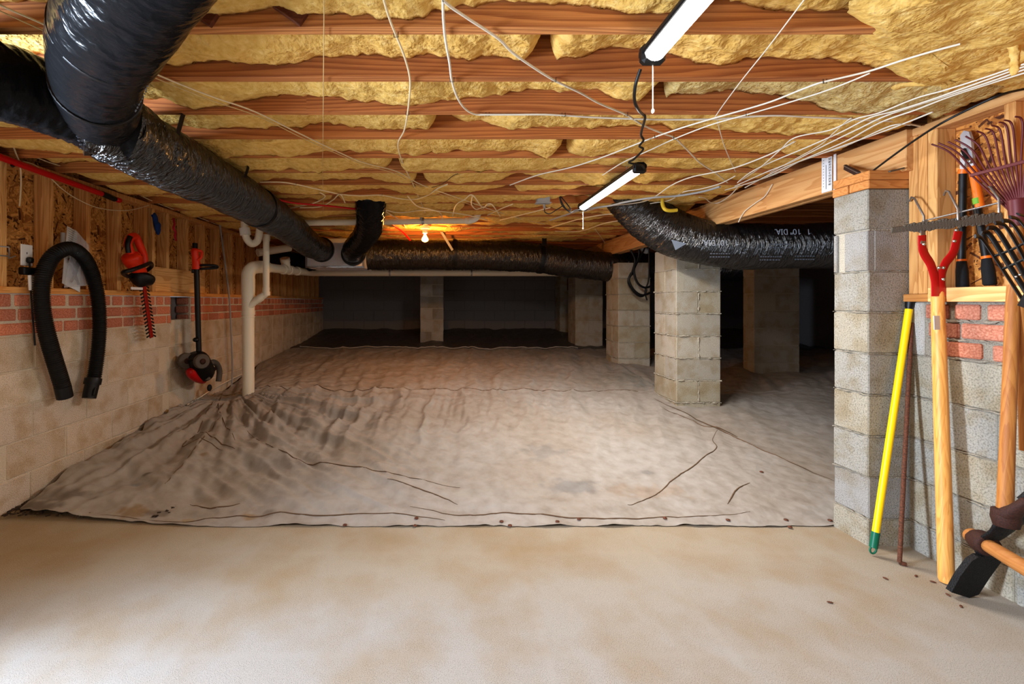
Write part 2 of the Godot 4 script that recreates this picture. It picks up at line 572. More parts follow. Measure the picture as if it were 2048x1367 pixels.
	var bulb := mat("bulb_glow", Color(1, 0.9, 0.7), 0.4)
	bulb.emission_enabled = true
	bulb.emission = Color(1.0, 0.72, 0.34)
	bulb.emission_energy_multiplier = 14.0

# ------------------------------------------------------------------ the scene
func _ready() -> void:
	rng.seed = 11
	nz.seed = 3
	nz.frequency = 1.0
	nz.fractal_octaves = 3
	nf.seed = 9
	nf.frequency = 1.0
	nf.fractal_octaves = 2
	var cam := Camera3D.new()
	cam.name = "camera"
	add_child(cam)
	cam.position = Vector3(0, EYE, 0)
	cam.keep_aspect = Camera3D.KEEP_HEIGHT
	var near := 0.05
	cam.set_frustum(1367.0 / F * near, Vector2((1024.0 - CX) / F * near, -(683.5 - CY) / F * near), near, 60.0)
	cam.current = true
	var we := WorldEnvironment.new()
	we.name = "surroundings"
	var e := Environment.new()
	e.background_mode = Environment.BG_COLOR
	e.background_color = Color(0.62, 0.72, 0.80)
	e.tonemap_mode = Environment.TONE_MAPPER_LINEAR
	e.tonemap_exposure = EXPOSURE
	e.sdfgi_enabled = true
	e.ssao_enabled = true
	e.ssil_enabled = true
	we.environment = e
	add_child(we)
	var day := AreaLight3D.new()       # daylight in the doorway of the left wall, beside the camera
	day.name = "doorway_daylight"
	day.area_size = Vector2(0.42, 1.7)
	day.light_color = Color(0.84, 0.91, 1.0)
	day.light_energy = DOOR_POWER
	day.area_range = 30.0
	day.area_attenuation = 2.0
	day.shadow_enabled = true
	add_child(day)
	day.position = W(-3.05, -0.25, 0.90)
	day.look_at(W(0.0, -0.75, 0.95))
	materials()
	shell()
	ceiling()
	left_wall()
	right_wall()
	piers()
	sheets()
	batts()
	shop_lights()
	ducts()
	pipes()
	cables()
	left_tools()
	right_tools()
	small_things()

# ------------------------------------------------------------------ shell
func shell() -> void:
	var fl := setting("floor")
	obj("slab", span(-2.6, 2.5, -1.31, -1.193, -1.7, 2.60, 0.006), M.wall_plain, fl)
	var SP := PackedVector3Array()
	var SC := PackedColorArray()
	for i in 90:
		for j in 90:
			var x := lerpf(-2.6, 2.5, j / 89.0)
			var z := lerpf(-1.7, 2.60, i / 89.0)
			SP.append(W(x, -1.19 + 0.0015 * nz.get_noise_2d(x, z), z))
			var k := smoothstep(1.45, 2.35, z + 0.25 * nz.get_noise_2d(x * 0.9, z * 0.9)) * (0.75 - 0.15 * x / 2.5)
			SC.append(Color(1, 1, 1).lerp(Color(1.02, 0.86, 0.62), clampf(k, 0.0, 1.0)))  # tan towards the sheet edge: warm bounced light painted into the slab colour
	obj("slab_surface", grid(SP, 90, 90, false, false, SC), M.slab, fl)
	obj("footing", span(-2.9, 6.3, -1.6, -1.31, -1.7, 9.4), M.wall_plain, fl)
	var gr := setting("ground")
	var P := PackedVector3Array()
	var nx := 120
	var nzz := 90
	for i in nzz:
		for j in nx:
			var x := lerpf(-2.47, 6.1, float(j) / (nx - 1))
			var z := lerpf(2.4, 9.2, float(i) / (nzz - 1))
			P.append(W(x, gh(x, z) - lerpf(0.022, 0.075, smoothstep(-2.42, -2.2, x)) + 0.012 * nz.get_noise_2d(x * 5, z * 5), z))
	obj("soil", grid(P, nx, nzz, false), M.soil, gr)
	var rear := setting("wall_rear")
	obj("wall_panel", span(-2.9, 2.6, -1.31, 1.1, -1.9, -1.7), M.wall_plain, rear)
	var back := setting("wall_back")
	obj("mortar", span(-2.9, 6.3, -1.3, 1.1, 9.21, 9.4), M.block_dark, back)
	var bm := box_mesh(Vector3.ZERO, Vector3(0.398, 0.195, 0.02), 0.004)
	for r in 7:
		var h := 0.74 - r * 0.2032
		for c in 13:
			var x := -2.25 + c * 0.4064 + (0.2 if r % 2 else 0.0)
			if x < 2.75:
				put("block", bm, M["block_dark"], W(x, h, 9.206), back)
	var far := setting("wall_far_right")
	obj("wall_panel", span(6.1, 6.3, -1.3, 1.1, 2.3, 9.4), M.block_dark, far)
	obj("wall_return", span(2.47, 6.3, -1.3, 1.1, 2.24, 2.42), M.block_dark, far)

func ceiling() -> void:
	var ce := setting("ceiling")
	obj("subfloor", span(-2.9, 6.3, 1.067, 1.1, -1.9, 9.4), M.osb, ce)
	for k in range(-10, 26):
		var z1 := 1.42 + 0.3048 * k
		obj("joist", span(-2.66, 6.1, 0.832, 1.067, z1 - 0.038, z1, 0.002), M["joist%d" % posmod(k * 3, 5)], ce)
	# cut ends of cross bridging nailed to the nearest joist
	for p in [[366, 0, 430, 42], [545, -4, 608, 40]]:
		var a := I(p[0], p[1], 1.376)
		var b := I(p[2], p[3], 1.376)
		obj("bridging", beam(a, b, 0.016, 0.045, Vector3.UP), M.wood_dark, ce)
	var gi := thing("girder", "long orange pine girder on the block piers, thermometer nailed to it", "beam", W(2.27, 0.632, 2.2))
	for i in 3:
		obj("ply", span(2.22 + i * 0.039, 2.258 + i * 0.039, 0.632 + 0.004 * (i % 2), 0.831, 2.19, 9.2, 0.003), M.girder, gi)

func left_wall() -> void:
	var w := setting("wall_left")
	var x0 := -2.467
	# masonry behind the faces, with the vent left open
	obj("mortar", span(-2.66, x0 - 0.006, -1.31, -0.198, 1.36, 9.3), M.wmortar, w)
	obj("mortar", span(-2.66, x0 - 0.006, -0.198, 0.046, 1.36, 4.10), M.wmortar, w)
	obj("mortar", span(-2.66, x0 - 0.006, -0.198, 0.046, 4.42, 9.3), M.wmortar, w)
	obj("vent_back", span(-2.66, -2.60, -0.198, 0.046, 4.10, 4.42), M.block_dark, w)
	obj("vent_sill", beam(W(-2.53, -0.19, 4.10), W(-2.53, -0.19, 4.42), 0.13, 0.05), M.wmortar, w)
	# blocks
	var full := box_mesh(Vector3.ZERO, Vector3(0.06, 0.1955, 0.3985), 0.004)
	var half := box_mesh(Vector3.ZERO, Vector3(0.06, 0.1955, 0.195), 0.004)
	var long := box_mesh(Vector3.ZERO, Vector3(0.06, 0.1955, 1.2), 0.003)
	for r in 5:
		var h := -0.198 - 0.1016 - r * 0.2032
		var z: float = 2.30 + [0.03, 0.21, 0.02, 0.26, 0.0][r]
		while z < 9.2:
			var m := full
			var zz: float = z + 0.2032
			if z < 4.07 and z + 0.4064 > 4.09:
				m = half
				zz = z + 0.1016
				put("block", m, M["wblock%d" % rng.randi_range(0, 3)], W(x0 - 0.03, h, minf(zz, 3.97)), w)
				z = 4.072
				continue
			put("block", m, M["wblock%d" % rng.randi_range(0, 3)], W(x0 - 0.03 + rng.randf_range(-0.0015, 0.001), h, zz), w)
			z += 0.4064
	for r in 5:
		put("block", long, M.wblock0, W(x0 - 0.03, -0.2996 - r * 0.2032, 1.68), w)
	# bricks
	for r in 3:
		var h := 0.048 - 0.041 - r * 0.082
		var z: float = 2.36 + [0.0, 0.06, 0.165][r]
		while z < 9.1:
			var l := 0.2
			if r == 0:
				l = 0.095 + rng.randf_range(-0.006, 0.02)
			elif rng.randf() < 0.18:
				l = 0.11
			var g := rng.randf_range(0.010, 0.016) + (0.012 if r == 0 else 0.0)
			if z + l > 4.08 and z < 4.10:
				l = maxf(4.09 - z, 0.03)
			if not (z > 4.085 and z < 4.40):
				var m := box_mesh(Vector3.ZERO, Vector3(0.05, 0.068 + rng.randf_range(-0.003, 0.003), l), 0.006, Basis(Vector3.RIGHT, rng.randf_range(-0.012, 0.012)))
				put("brick", m, M["wbrick%d" % rng.randi_range(0, 3)], W(x0 - 0.023 + rng.randf_range(-0.003, 0.003), h, z + l / 2), w)
			z += l + g
			if z > 4.085 and z < 4.42:
				z = 4.425
	for p in [[4.408, 0.007], [4.395, -0.075], [4.41, -0.157]]:   # broken brick ends in the vent jamb
		put("brick", box_mesh(Vector3.ZERO, Vector3(0.1, 0.066, 0.06), 0.01, Basis(Vector3.UP, 0.12)), M.brick3, W(-2.54, p[1], p[0]), w)
	# framing
	obj("sill_plate", span(-2.56, x0 + 0.006, 0.048, 0.085, 1.3, 9.2), M.wplate, w)
	obj("top_plate", span(-2.58, -2.485, 0.794, 0.8305, -1.6, 9.2), M.stud1, w)
	obj("sheathing", span(-2.66, -2.585, 0.05, 1.067, 1.3, 9.2), M.wosb, w)
	var sz := F * 2.49
	var st := []
	for k in range(-2, 24):
		st.append(2.548 + 0.3048 * k)
	for z in st:
		if z > 1.3:
			obj("stud", span(-2.582, -2.49 + rng.randf_range(-0.003, 0.003), 0.085, 0.795, z, z + 0.04), M["stud%d" % rng.randi_range(0, 2)], w)
	obj("stud", span(-2.582, -2.488, 0.085, 0.795, 3.87, 3.905), M.stud2, w)
	obj("blocking", span(-2.535, -2.488, 0.087, 0.30, 3.91, 4.72), M.pine_pale, w)
	obj("blocking", span(-2.535, -2.488, 0.087, 0.36, 2.25, 2.545), M.pine_pale, w)
	# the part beside the camera, with its doorway
	obj("wall_panel", span(-3.4, -2.47, -1.31, 1.1, 1.23, 1.36), M.wall_plain, w)
	obj("wall_panel", span(-2.66, -2.47, -1.31, 1.1, -1.9, 0.3), M.wall_plain, w)
	obj("wall_panel", span(-2.66, -2.47, 0.75, 1.1, 0.3, 1.23), M.wall_plain, w)
	obj("wall_panel", span(-2.66, -2.585, -0.2, 1.1, 1.3, 2.4), M.wall_plain, w)

func right_wall() -> void:
	var w := setting("wall_right")
	var x0 := 2.254
	obj("mortar", span(x0 + 0.006, 2.46, -1.31, 0.0, -1.7, 2.213), M.tool_mortar, w)
	var zs := [[1.62, 1.80, 2.215], [1.42, 1.855, 2.06, 2.215], [1.62, 1.80, 2.04, 2.215], [1.42, 1.87, 2.11, 2.215], [1.62, 1.80, 2.02, 2.215]]
	for r in 5:
		var h := -0.254 - 0.1 - r * 0.2
		for i in zs[r].size() - 1:
			var a: float = zs[r][i]
			var b: float = zs[r][i + 1]
			put("block", box_mesh(Vector3.ZERO, Vector3(0.06, 0.193, b - a - 0.008), 0.004), M["tool%d" % ((r + i) % 2)], W(x0 + 0.03, h, (a + b) / 2), w)
		put("block", box_mesh(Vector3.ZERO, Vector3(0.06, 0.193, 1.3), 0.004), M.block1, W(x0 + 0.03, h, zs[r][0] - 0.655), w)
	put("block", box_mesh(Vector3.ZERO, Vector3(0.06, 0.25, 0.07), 0.004), M.block3, W(x0 + 0.03, -0.128, 2.176), w)
	var rows := [[[2.037, 2.132], [1.917, 2.010], [1.80, 1.888], [1.69, 1.785]], [[1.995, 2.12], [1.826, 1.985], [1.69, 1.812]], [[1.91, 2.06], [1.69, 1.872]]]
	for r in 3:
		for q in rows[r]:
			put("brick", box_mesh(Vector3.ZERO, Vector3(0.05, 0.066, q[1] - q[0]), 0.006, Basis(Vector3.RIGHT, rng.randf_range(-0.02, 0.02))), M["brick%d" % rng.randi_range(0, 2)], W(x0 + 0.018 + rng.randf_range(-0.003, 0.003), -0.045 - r * 0.083, (q[0] + q[1]) / 2), w)
	for r in 5:
		bead(W(x0, -0.254 - r * 0.2, 1.5), W(x0, -0.254 - r * 0.2, 2.21), 0.004, M.tool_mortar, w)
	for q in [[-0.085, 1.7, 2.13], [-0.168, 1.7, 2.12], [-0.25, 1.7, 2.06]]:
		bead(W(x0 - 0.003, q[0], q[1]), W(x0 - 0.003, q[0], q[2]), 0.006, M.tool_mortar, w)
	obj("sill_plate", span(2.225, 2.36, 0.0, 0.036, -1.6, 2.212), M.plate, w)
	obj("ledger_board", span(2.20, 2.224, 0.0, 0.062, -1.0, 2.075, 0.002), M.pine_pale, w)
	obj("sheathing", span(2.343, 2.46, 0.0, 1.067, -1.7, 2.213), M.osb, w)
	obj("top_plate", span(2.25, 2.345, 0.795, 0.8315, -1.6, 2.215), M.girder, w)
	for i in 3:
		obj("stud", span(2.254, 2.343, 0.036, 0.795, 2.085 + i * 0.0435, 2.126 + i * 0.0435), M["pineup%d" % i], w)
	for z in [1.80, 1.42, 1.0, 0.6, 0.2, -0.2, -0.6]:
		obj("stud", span(2.256, 2.343, 0.036, 0.795, z, z + 0.038), M["pineup%d" % (int(z * 10 + 20) % 3)], w)

# ------------------------------------------------------------------ piers
func bead(a: Vector3, b: Vector3, r: float, m: Material, o: Node) -> void:   # squeezed-out mortar along a joint
	var n := int(a.distance_to(b) / 0.012) + 2
	var q := PackedVector3Array()
	var rr := []
	for i in n:
		var p := a.lerp(b, float(i) / (n - 1))
		q.append(p + Vector3(nf.get_noise_3d(p.x * 21, p.y * 21, p.z * 21), nf.get_noise_3d(p.z * 23, p.x * 23, p.y * 23), nf.get_noise_3d(p.y * 19, p.z * 19, p.x * 19)) * 0.006)
		rr.append(r * clampf(0.55 + 1.5 * nf.get_noise_3d(p.x * 17 + 5, p.y * 17, p.z * 17), 0.12, 1.3))
	obj("mortar_joint", tube(q, rr, 6), m, o)

func pier(label: String, x: float, z: float, wx: float, wz: float, top: float, foot: float, mats: Array, first_full: bool, skip_top := 0) -> Node3D:
	var p := thing("block_pier", label, "pier", W(x + wx / 2, foot, z + wz / 2), "concrete block piers under the girder")
	obj("mortar", span(x + 0.006, x + wx - 0.006, foot - 0.1, top - 0.004, z + 0.006, z + wz - 0.006), M.mortar, p)
	var h := top
	var r := 0
	while h > foot - 0.02:
		var hh := minf(0.2032, h - foot + 0.1)
		var y := h - hh / 2
		var one := (r % 2 == 0) == first_full
		var parts := []
		if wx < 0.3 or wz < 0.3:
			parts = [[x, x + wx, z, z + wz]]
		elif one:
			parts = [[x, x + wx, z, z + wz / 2], [x, x + wx, z + wz / 2, z + wz]]
		else:
			parts = [[x, x + wx / 2, z, z + wz], [x + wx / 2, x + wx, z, z + wz]]
		for q in parts:
			var j := rng.randf_range(-0.003, 0.003)
			var s := Vector3(q[1] - q[0] - 0.006, hh - 0.0075, q[3] - q[2] - 0.006)
			put("block", box_mesh(Vector3.ZERO, s, 0.005, Basis(Vector3.UP, rng.randf_range(-0.006, 0.006))), M[mats[rng.randi_range(0, mats.size() - 1)]], W((q[0] + q[1]) / 2 + j, y, (q[2] + q[3]) / 2 + j), p)
		h -= 0.2032
		r += 1
		if z < 6.0 and x < 3.0 and h > foot:
			bead(W(x, h, z), W(x + wx, h, z), 0.006, M.mortar, p)
			bead(W(x, h, z), W(x, h, z + wz), 0.006, M.mortar, p)
			if not one:
				bead(W(x + wx / 2, h + 0.19, z), W(x + wx / 2, h + 0.01, z), 0.007, M.mortar, p)
	return p

func piers() -> void:
	# the nearest, tied into the right wall; its second block shows an end core
	var p := thing("block_pier", "tall grey block pilaster beside the tool wall, open core in its second block", "pier", W(2.26, -1.19, 2.32), "concrete block piers under the girder")
	obj("mortar", span(2.072, 2.46, -1.31, 0.548, 2.225, 2.412), M.mortar, p)
	for r in 9:
		var h1 := 0.553 - r * 0.2018
		var h0 := maxf(h1 - 0.2018, -1.24)
		var m: Material = [M.tool0, M.block_grey, M.tool0, M.tool1, M.tool0, M.tool1, M.tool0, M.block_grey, M.tool1][r]
		if r == 1:
			put("block", box_mesh(Vector3.ZERO, Vector3(0.37, h1 - h0 - 0.006, 0.199), 0.004), m, W(2.28, (h0 + h1) / 2, 2.318), p)
			put("block", box_mesh(Vector3.ZERO, Vector3(0.04, h1 - h0 - 0.006, 0.13), 0.004), m, W(2.082, (h0 + h1) / 2, 2.286), p)
			put("block", box_mesh(Vector3.ZERO, Vector3(0.04, h1 - h0 - 0.006, 0.022), 0.004), m, W(2.082, (h0 + h1) / 2, 2.405), p)
			continue
		if r > 1 and r < 9:
			bead(W(2.064, h1, 2.218), W(2.064, h1, 2.42), 0.004, M.tool_mortar, p)
			bead(W(2.064, h1, 2.218), W(2.254, h1, 2.218), 0.0035, M.tool_mortar, p)
		put("block", box_mesh(Vector3.ZERO, Vector3(0.398, h1 - h0 - 0.006, 0.199), 0.005), m, W(2.263 + rng.randf_range(-0.003, 0.003), (h0 + h1) / 2, 2.318), p)
	var pl := thing("pier_plate", "stacked brown wood plates on top of the tall pilaster", "plate", W(2.26, 0.553, 2.3))
	obj("board", span(2.064, 2.46, 0.596, 0.640, 2.214, 2.42), M.pine_end, pl)
	obj("board", span(2.064, 2.46, 0.553, 0.594, 2.216, 2.325), M.pine_end, pl)
	obj("board", span(2.064, 2.46, 0.551, 0.594, 2.332, 2.425), M.pine_end, pl)
	pier("tan stained block pier in the middle, under the bend of the fat duct", 2.112, 4.155, 0.41, 0.44, 0.50, gh(2.2, 4.2), ["block_pale", "block2", "block1"], false)
	pier("pale block pier behind the middle one, with a harness of black cords", 2.20, 5.78, 0.41, 0.44, 0.50, gh(2.2, 5.9), ["block2", "block_pale"], true)
	pier("dim block pier in the girder row just in front of the back wall", 2.12, 7.4, 0.45, 0.45, 0.50, gh(2.2, 7.5), ["block0", "block1"], false)
	pier("dim wide pier in the dark bay right of the middle pier", 3.63, 5.35, 0.545, 0.2, 0.50, gh(3.5, 5.4), ["block0", "block1"], true)
	pier("single slim grey pier standing alone at the back of the crawl space", -0.43, 7.86, 0.406, 0.4, 0.50, gh(-0.2, 7.9), ["block3", "block_grey"], true)
	var pb := pier("dim block pilaster against the back wall with a red tag", 2.22, 8.8, 0.4, 0.4, 0.50, gh(2.2, 8.9), ["block0", "block1"], false)
	var red := obj("red_tag", span(2.36, 2.45, 0.22, 0.45, 8.78, 8.797), M.maroon, pb)
	red.set_meta("label", "dark red tag")

# ------------------------------------------------------------------ ground sheets
func wrinkles(x: float, z: float) -> float:
	var d := Vector2(x + 2.1, z - 4.5)
	var r := d.length()
	var a := atan2(d.x, -d.y)
	var rad := 1.0 - absf(nz.get_noise_2d(a * 3.2 + 7.0, r * 0.5 + 0.12 * sin(a * 9.0))) * 2.4
	var fade := exp(-pow(maxf(r - 0.5, 0.0) / 1.7, 2.0)) * smoothstep(0.05, 0.4, r)
	var h := 0.046 * rad * fade * (1.0 if d.y < 0.15 else 0.35)
	var fan := (x + 0.6) / (1.0 + 0.22 * maxf(z - 2.0, 0.0))
	var run := 1.0 - absf(nz.get_noise_2d(fan * 3.4 + 0.2 * nf.get_noise_2d(x * 1.3, z * 1.3), z * 0.22 + 11.0)) * 2.6
	var wgt := smoothstep(2.7, 4.0, z) * (1.0 - 0.5 * smoothstep(0.6, 2.2, x) * (1.0 - smoothstep(4.4, 4.8, z)))
	h += 0.022 * run * wgt + 0.006 * wgt * (1.0 - absf(nz.get_noise_2d(fan * 9.0, z * 0.6 + 3.0)) * 2.6)
	var diag := 1.0 - absf(nz.get_noise_2d((x * 0.8 + z) * 2.4 + 30.0, (x - z) * 0.5)) * 2.5
	h += 0.024 * diag * (1.0 - smoothstep(-0.9, 0.6, x)) * (1.0 - smoothstep(3.4, 4.4, z)) * smoothstep(2.42, 2.7, z)
	h += 0.005 * nz.get_noise_2d(x * 5.0, z * 5.0) + 0.0022 * nf.get_noise_2d(x * 17.0, z * 17.0)
	h += 0.010 * (1.0 - absf(nz.get_noise_2d(x * 1.1 - 5.0, z * 2.3)) * 2.4) * (1.0 - smoothstep(2.5, 3.2, z))
	return h

func sheet_point(x: float, z: float, lift: float) -> Vector3:
	return W(x, gh(x, z) + lift + wrinkles(x, z) * smoothstep(2.40, 2.5, z), z)

func sheet_mesh(z0: float, z1: float, left: Callable, right: Callable, lift: float, nx: int, nn: int, stains: Array) -> ArrayMesh:
	var P := PackedVector3Array()
	var K := PackedColorArray()
	for i in nn:
		var zz := lerpf(z0, z1, float(i) / (nn - 1))
		for j in nx:
			var z := zz
			var x := lerpf(left.call(z), right.call(z), float(j) / (nx - 1))
			var up := lift
			if z0 < 2.42:   # the loose front edge: not straight, lifted here and there
				var near := 1.0 - smoothstep(2.40, 2.56, zz)
				z += near * (0.11 * smoothstep(-1.3, -2.4, x) + 0.012 * nz.get_noise_1d(x * 2.2) + 0.006 * nf.get_noise_1d(x * 9.0))
				up += (1.0 - smoothstep(2.405, 2.44, zz)) * maxf(0.0, 0.016 * nz.get_noise_1d(x * 3.0 + 9.0) + 0.004)
			P.append(sheet_point(x, z, up))
			var c := Color(1, 1, 1)
			var n := nz.get_noise_2d(x * 0.9 + 40.0, z * 0.9)
			c = c.lerp(Color(0.82, 0.72, 0.60), clampf(0.2 + n * 0.6, 0.0, 0.5))
			for s in stains:
				var q: Vector3 = s[0]
				var dd := Vector2((x - q.x) / s[1], (z + q.z) / s[2]).length()
				var k: float = (1.0 - smoothstep(0.35, 1.0, dd + 0.7 * nz.get_noise_2d(x * 9.0, z * 9.0))) * s[4]
				c = c.lerp(s[3], clampf(k, 0.0, 1.0))
			K.append(c)
	return grid(P, nx, nn, false, false, K)

func sheets() -> void:
	var left := func(z: float) -> float:
		return -2.42 + 0.035 * nz.get_noise_1d(z * 3.0) + 0.07 * (1.0 - smoothstep(2.4, 2.9, z))
	var diag := func(z: float) -> float:
		return lerpf(2.46, 1.96, clampf((z - 2.75) / 1.6, 0.0, 1.0)) if z > 2.43 else 2.40
	var blue := Color(0.50, 0.53, 0.58)
	var tan := Color(0.62, 0.42, 0.20)
	var dk := Color(0.28, 0.22, 0.16)
	var stains := [
		[G(1150, 975), 0.22, 0.10, blue, 0.6], [G(1090, 905), 0.20, 0.14, blue, 0.4], [G(1290, 945), 0.05, 0.04, blue, 0.55], [G(940, 990), 0.2, 0.06, Color(1.1, 1.08, 1.02), 0.5],
		[G(560, 935), 0.30, 0.08, blue, 0.35], [G(275, 970), 0.05, 0.03, Color(0.62, 0.75, 0.85), 0.9], [G(292, 952), 0.03, 0.02, dk, 0.8], [G(405, 920), 0.05, 0.03, tan, 0.7],
		[G(265, 1030), 0.09, 0.06, tan, 0.8], [G(495, 1035), 0.06, 0.05, tan, 0.8], [G(130, 1000), 0.22, 0.10, dk, 0.5], [G(70, 1022), 0.2, 0.06, dk, 0.7], [G(1300, 985), 0.3, 0.1, Color(0.85, 0.62, 0.42), 0.4],
		[G(320, 1030), 0.08, 0.04, dk, 0.6], [G(540, 1030), 0.05, 0.04, dk, 0.5], [G(700, 830), 0.5, 0.3, blue, 0.2]]
	var fr := thing("ground_sheet", "wide creased tan ground sheet between the slab edge and the seam", "sheet", W(0, -1.19, 2.41))
	obj("membrane", sheet_mesh(2.405, 4.62, left, diag, 0.004, 340, 200, stains), M.sheet, fr)
	for c in [[[200, 1037], [330, 1043], [440, 1037], [500, 1036], [560, 1031], [640, 1034], [720, 1031], [800, 1034], [860, 1040], [890, 1043]], [[820, 1018], [860, 1026], [900, 1032], [960, 1030], [1030, 1028], [1120, 1037], [1250, 1040], [1320, 1038], [1430, 1035], [1500, 1028]], [[1435, 862], [1425, 880], [1433, 897], [1405, 917], [1385, 935], [1350, 957], [1318, 988], [1270, 1010], [1255, 1012]], [[490, 860], [560, 915], [640, 935], [720, 946], [800, 957], [920, 976]], [[775, 968], [850, 985], [915, 1010]], [[445, 790], [437, 830], [470, 893]], [[440, 793], [405, 855], [365, 893], [410, 895], [445, 912]], [[400, 875], [430, 893], [470, 910]], [[1320, 815], [1400, 850], [1440, 858], [1475, 875]], [[1308, 800], [1370, 828], [1440, 861], [1500, 890], [1580, 925], [1668, 963]], [[1455, 1010], [1470, 985], [1500, 968]], [[330, 985], [400, 900], [440, 850]], [[480, 1010], [430, 1020], [380, 1010]]]:
		var pts := []
		for p in c:
			pts.append(G(p[0], p[1]))
		var q := smooth(pts, 6)
		for i in q.size():
			q[i] = sheet_point(q[i].x, -q[i].z, 0.005)
		var rr := []
		for i in q.size():
			rr.append(0.0035 * sin(PI * (i + 0.5) / q.size()) + 0.0008)
		obj("crease", tube(q, rr, 6), M.crease, fr)
	for p in [[833, 1041], [1003, 1046], [1158, 1041], [1115, 1046], [1330, 1041], [1456, 1043], [1572, 1041], [1523, 946], [1660, 1041], [690, 1052], [830, 1053], [1020, 1053], [1580, 1056]]:
		var b := G(p[0], p[1])
		b = sheet_point(b.x, -b.z, 0.006)
		obj("washer", lathe(b, b + Vector3(0, 0.004, 0), [[0, 0.011], [1, 0.011], [1, 0.005], [1.8, 0.004]], 12), M.rust, fr)
	var mid := thing("ground_sheet", "wrinkled brownish ground sheet beyond the seam, reaching the slim back pier", "sheet", W(0, -0.9, 4.6))
	obj("membrane", sheet_mesh(4.50, 7.25, left, func(_z): return 2.3, -0.003, 260, 190, [[G(800, 740), 2.2, 0.9, Color(0.72, 0.6, 0.5), 0.25], [G(1270, 760), 0.5, 0.5, Color(0.6, 0.7, 0.68), 0.4]]), M.sheet, mid)
	var seam := PackedVector3Array()
	for i in 120:
		var x := lerpf(-2.3, 1.95, i / 119.0)
		seam.append(sheet_point(x, 4.615 + 0.012 * sin(x * 9.0), 0.004))
	obj("seam", tube(seam, 0.0045, 6), M.crease, mid)
	var rt := thing("ground_sheet", "dim ground sheet right of the piers, running into the dark bay", "sheet", W(3.5, -1.0, 3.5))
	obj("membrane", sheet_mesh(2.43, 7.25, func(z): return diag.call(z) - 0.05 if z < 4.6 else 2.2, func(_z): return 6.0, 0.0, 110, 150, [[G(1540, 900), 1.2, 0.5, Color(0.8, 0.72, 0.62), 0.4]]), M.sheet, rt)
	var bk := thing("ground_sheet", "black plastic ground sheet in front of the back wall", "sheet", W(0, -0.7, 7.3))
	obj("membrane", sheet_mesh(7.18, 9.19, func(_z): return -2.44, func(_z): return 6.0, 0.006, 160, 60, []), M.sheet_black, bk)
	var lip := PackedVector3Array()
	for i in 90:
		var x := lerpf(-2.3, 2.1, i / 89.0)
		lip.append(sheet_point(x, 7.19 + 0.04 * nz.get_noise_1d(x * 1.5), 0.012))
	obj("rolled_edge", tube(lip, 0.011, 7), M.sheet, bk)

# ------------------------------------------------------------------ insulation
func batt_mesh(xa: float, xb: float, z0: float, z1: float, k: int, step: float, low: Callable) -> ArrayMesh:
	var P := PackedVector3Array()
	var n := int((xb - xa) / step) + 2
	var nb := 15
	var nu := nb + 4
	for i in n:
		var u := float(i) / (n - 1)
		var x := lerpf(xa, xb, u)
		var e := minf(minf(x - xa, xb - x) / 0.05, 1.0)
		e = sqrt(maxf(e, 0.0))
		var ring := PackedVector3Array()
		var mid: float = low.call(x)
		for j in nb:
			var t := float(j) / (nb - 1)
			var h := mid - 0.016 * sin(PI * t) + 0.020 * nz.get_noise_3d(x * 2.6, t * 1.4, k * 3.7) + 0.011 * nf.get_noise_3d(x * 14.0, t * 4.0, k * 5.1)
			if t > 0.6:
				h += (t - 0.6) * (0.05 * nz.get_noise_2d(x * 2.6, k * 9.1) + 0.02 * nf.get_noise_2d(x * 15.0, k * 3.3))
			ring.append(W(x + 0.012 * nf.get_noise_3d(x * 9.0, t * 5.0, k * 2.0), h, lerpf(z0, z1, t)))
		for q in [[z1, 0.99], [lerpf(z0, z1, 0.66), 1.03], [lerpf(z0, z1, 0.33), 1.03], [z0, 0.99]]:
			ring.append(W(x, q[1], q[0]))
		var c := W(x, mid + 0.06, (z0 + z1) / 2)
		for p in ring:
			P.append(c.lerp(p, maxf(e, 0.02)))
	return grid(P, nu, n, true, true)

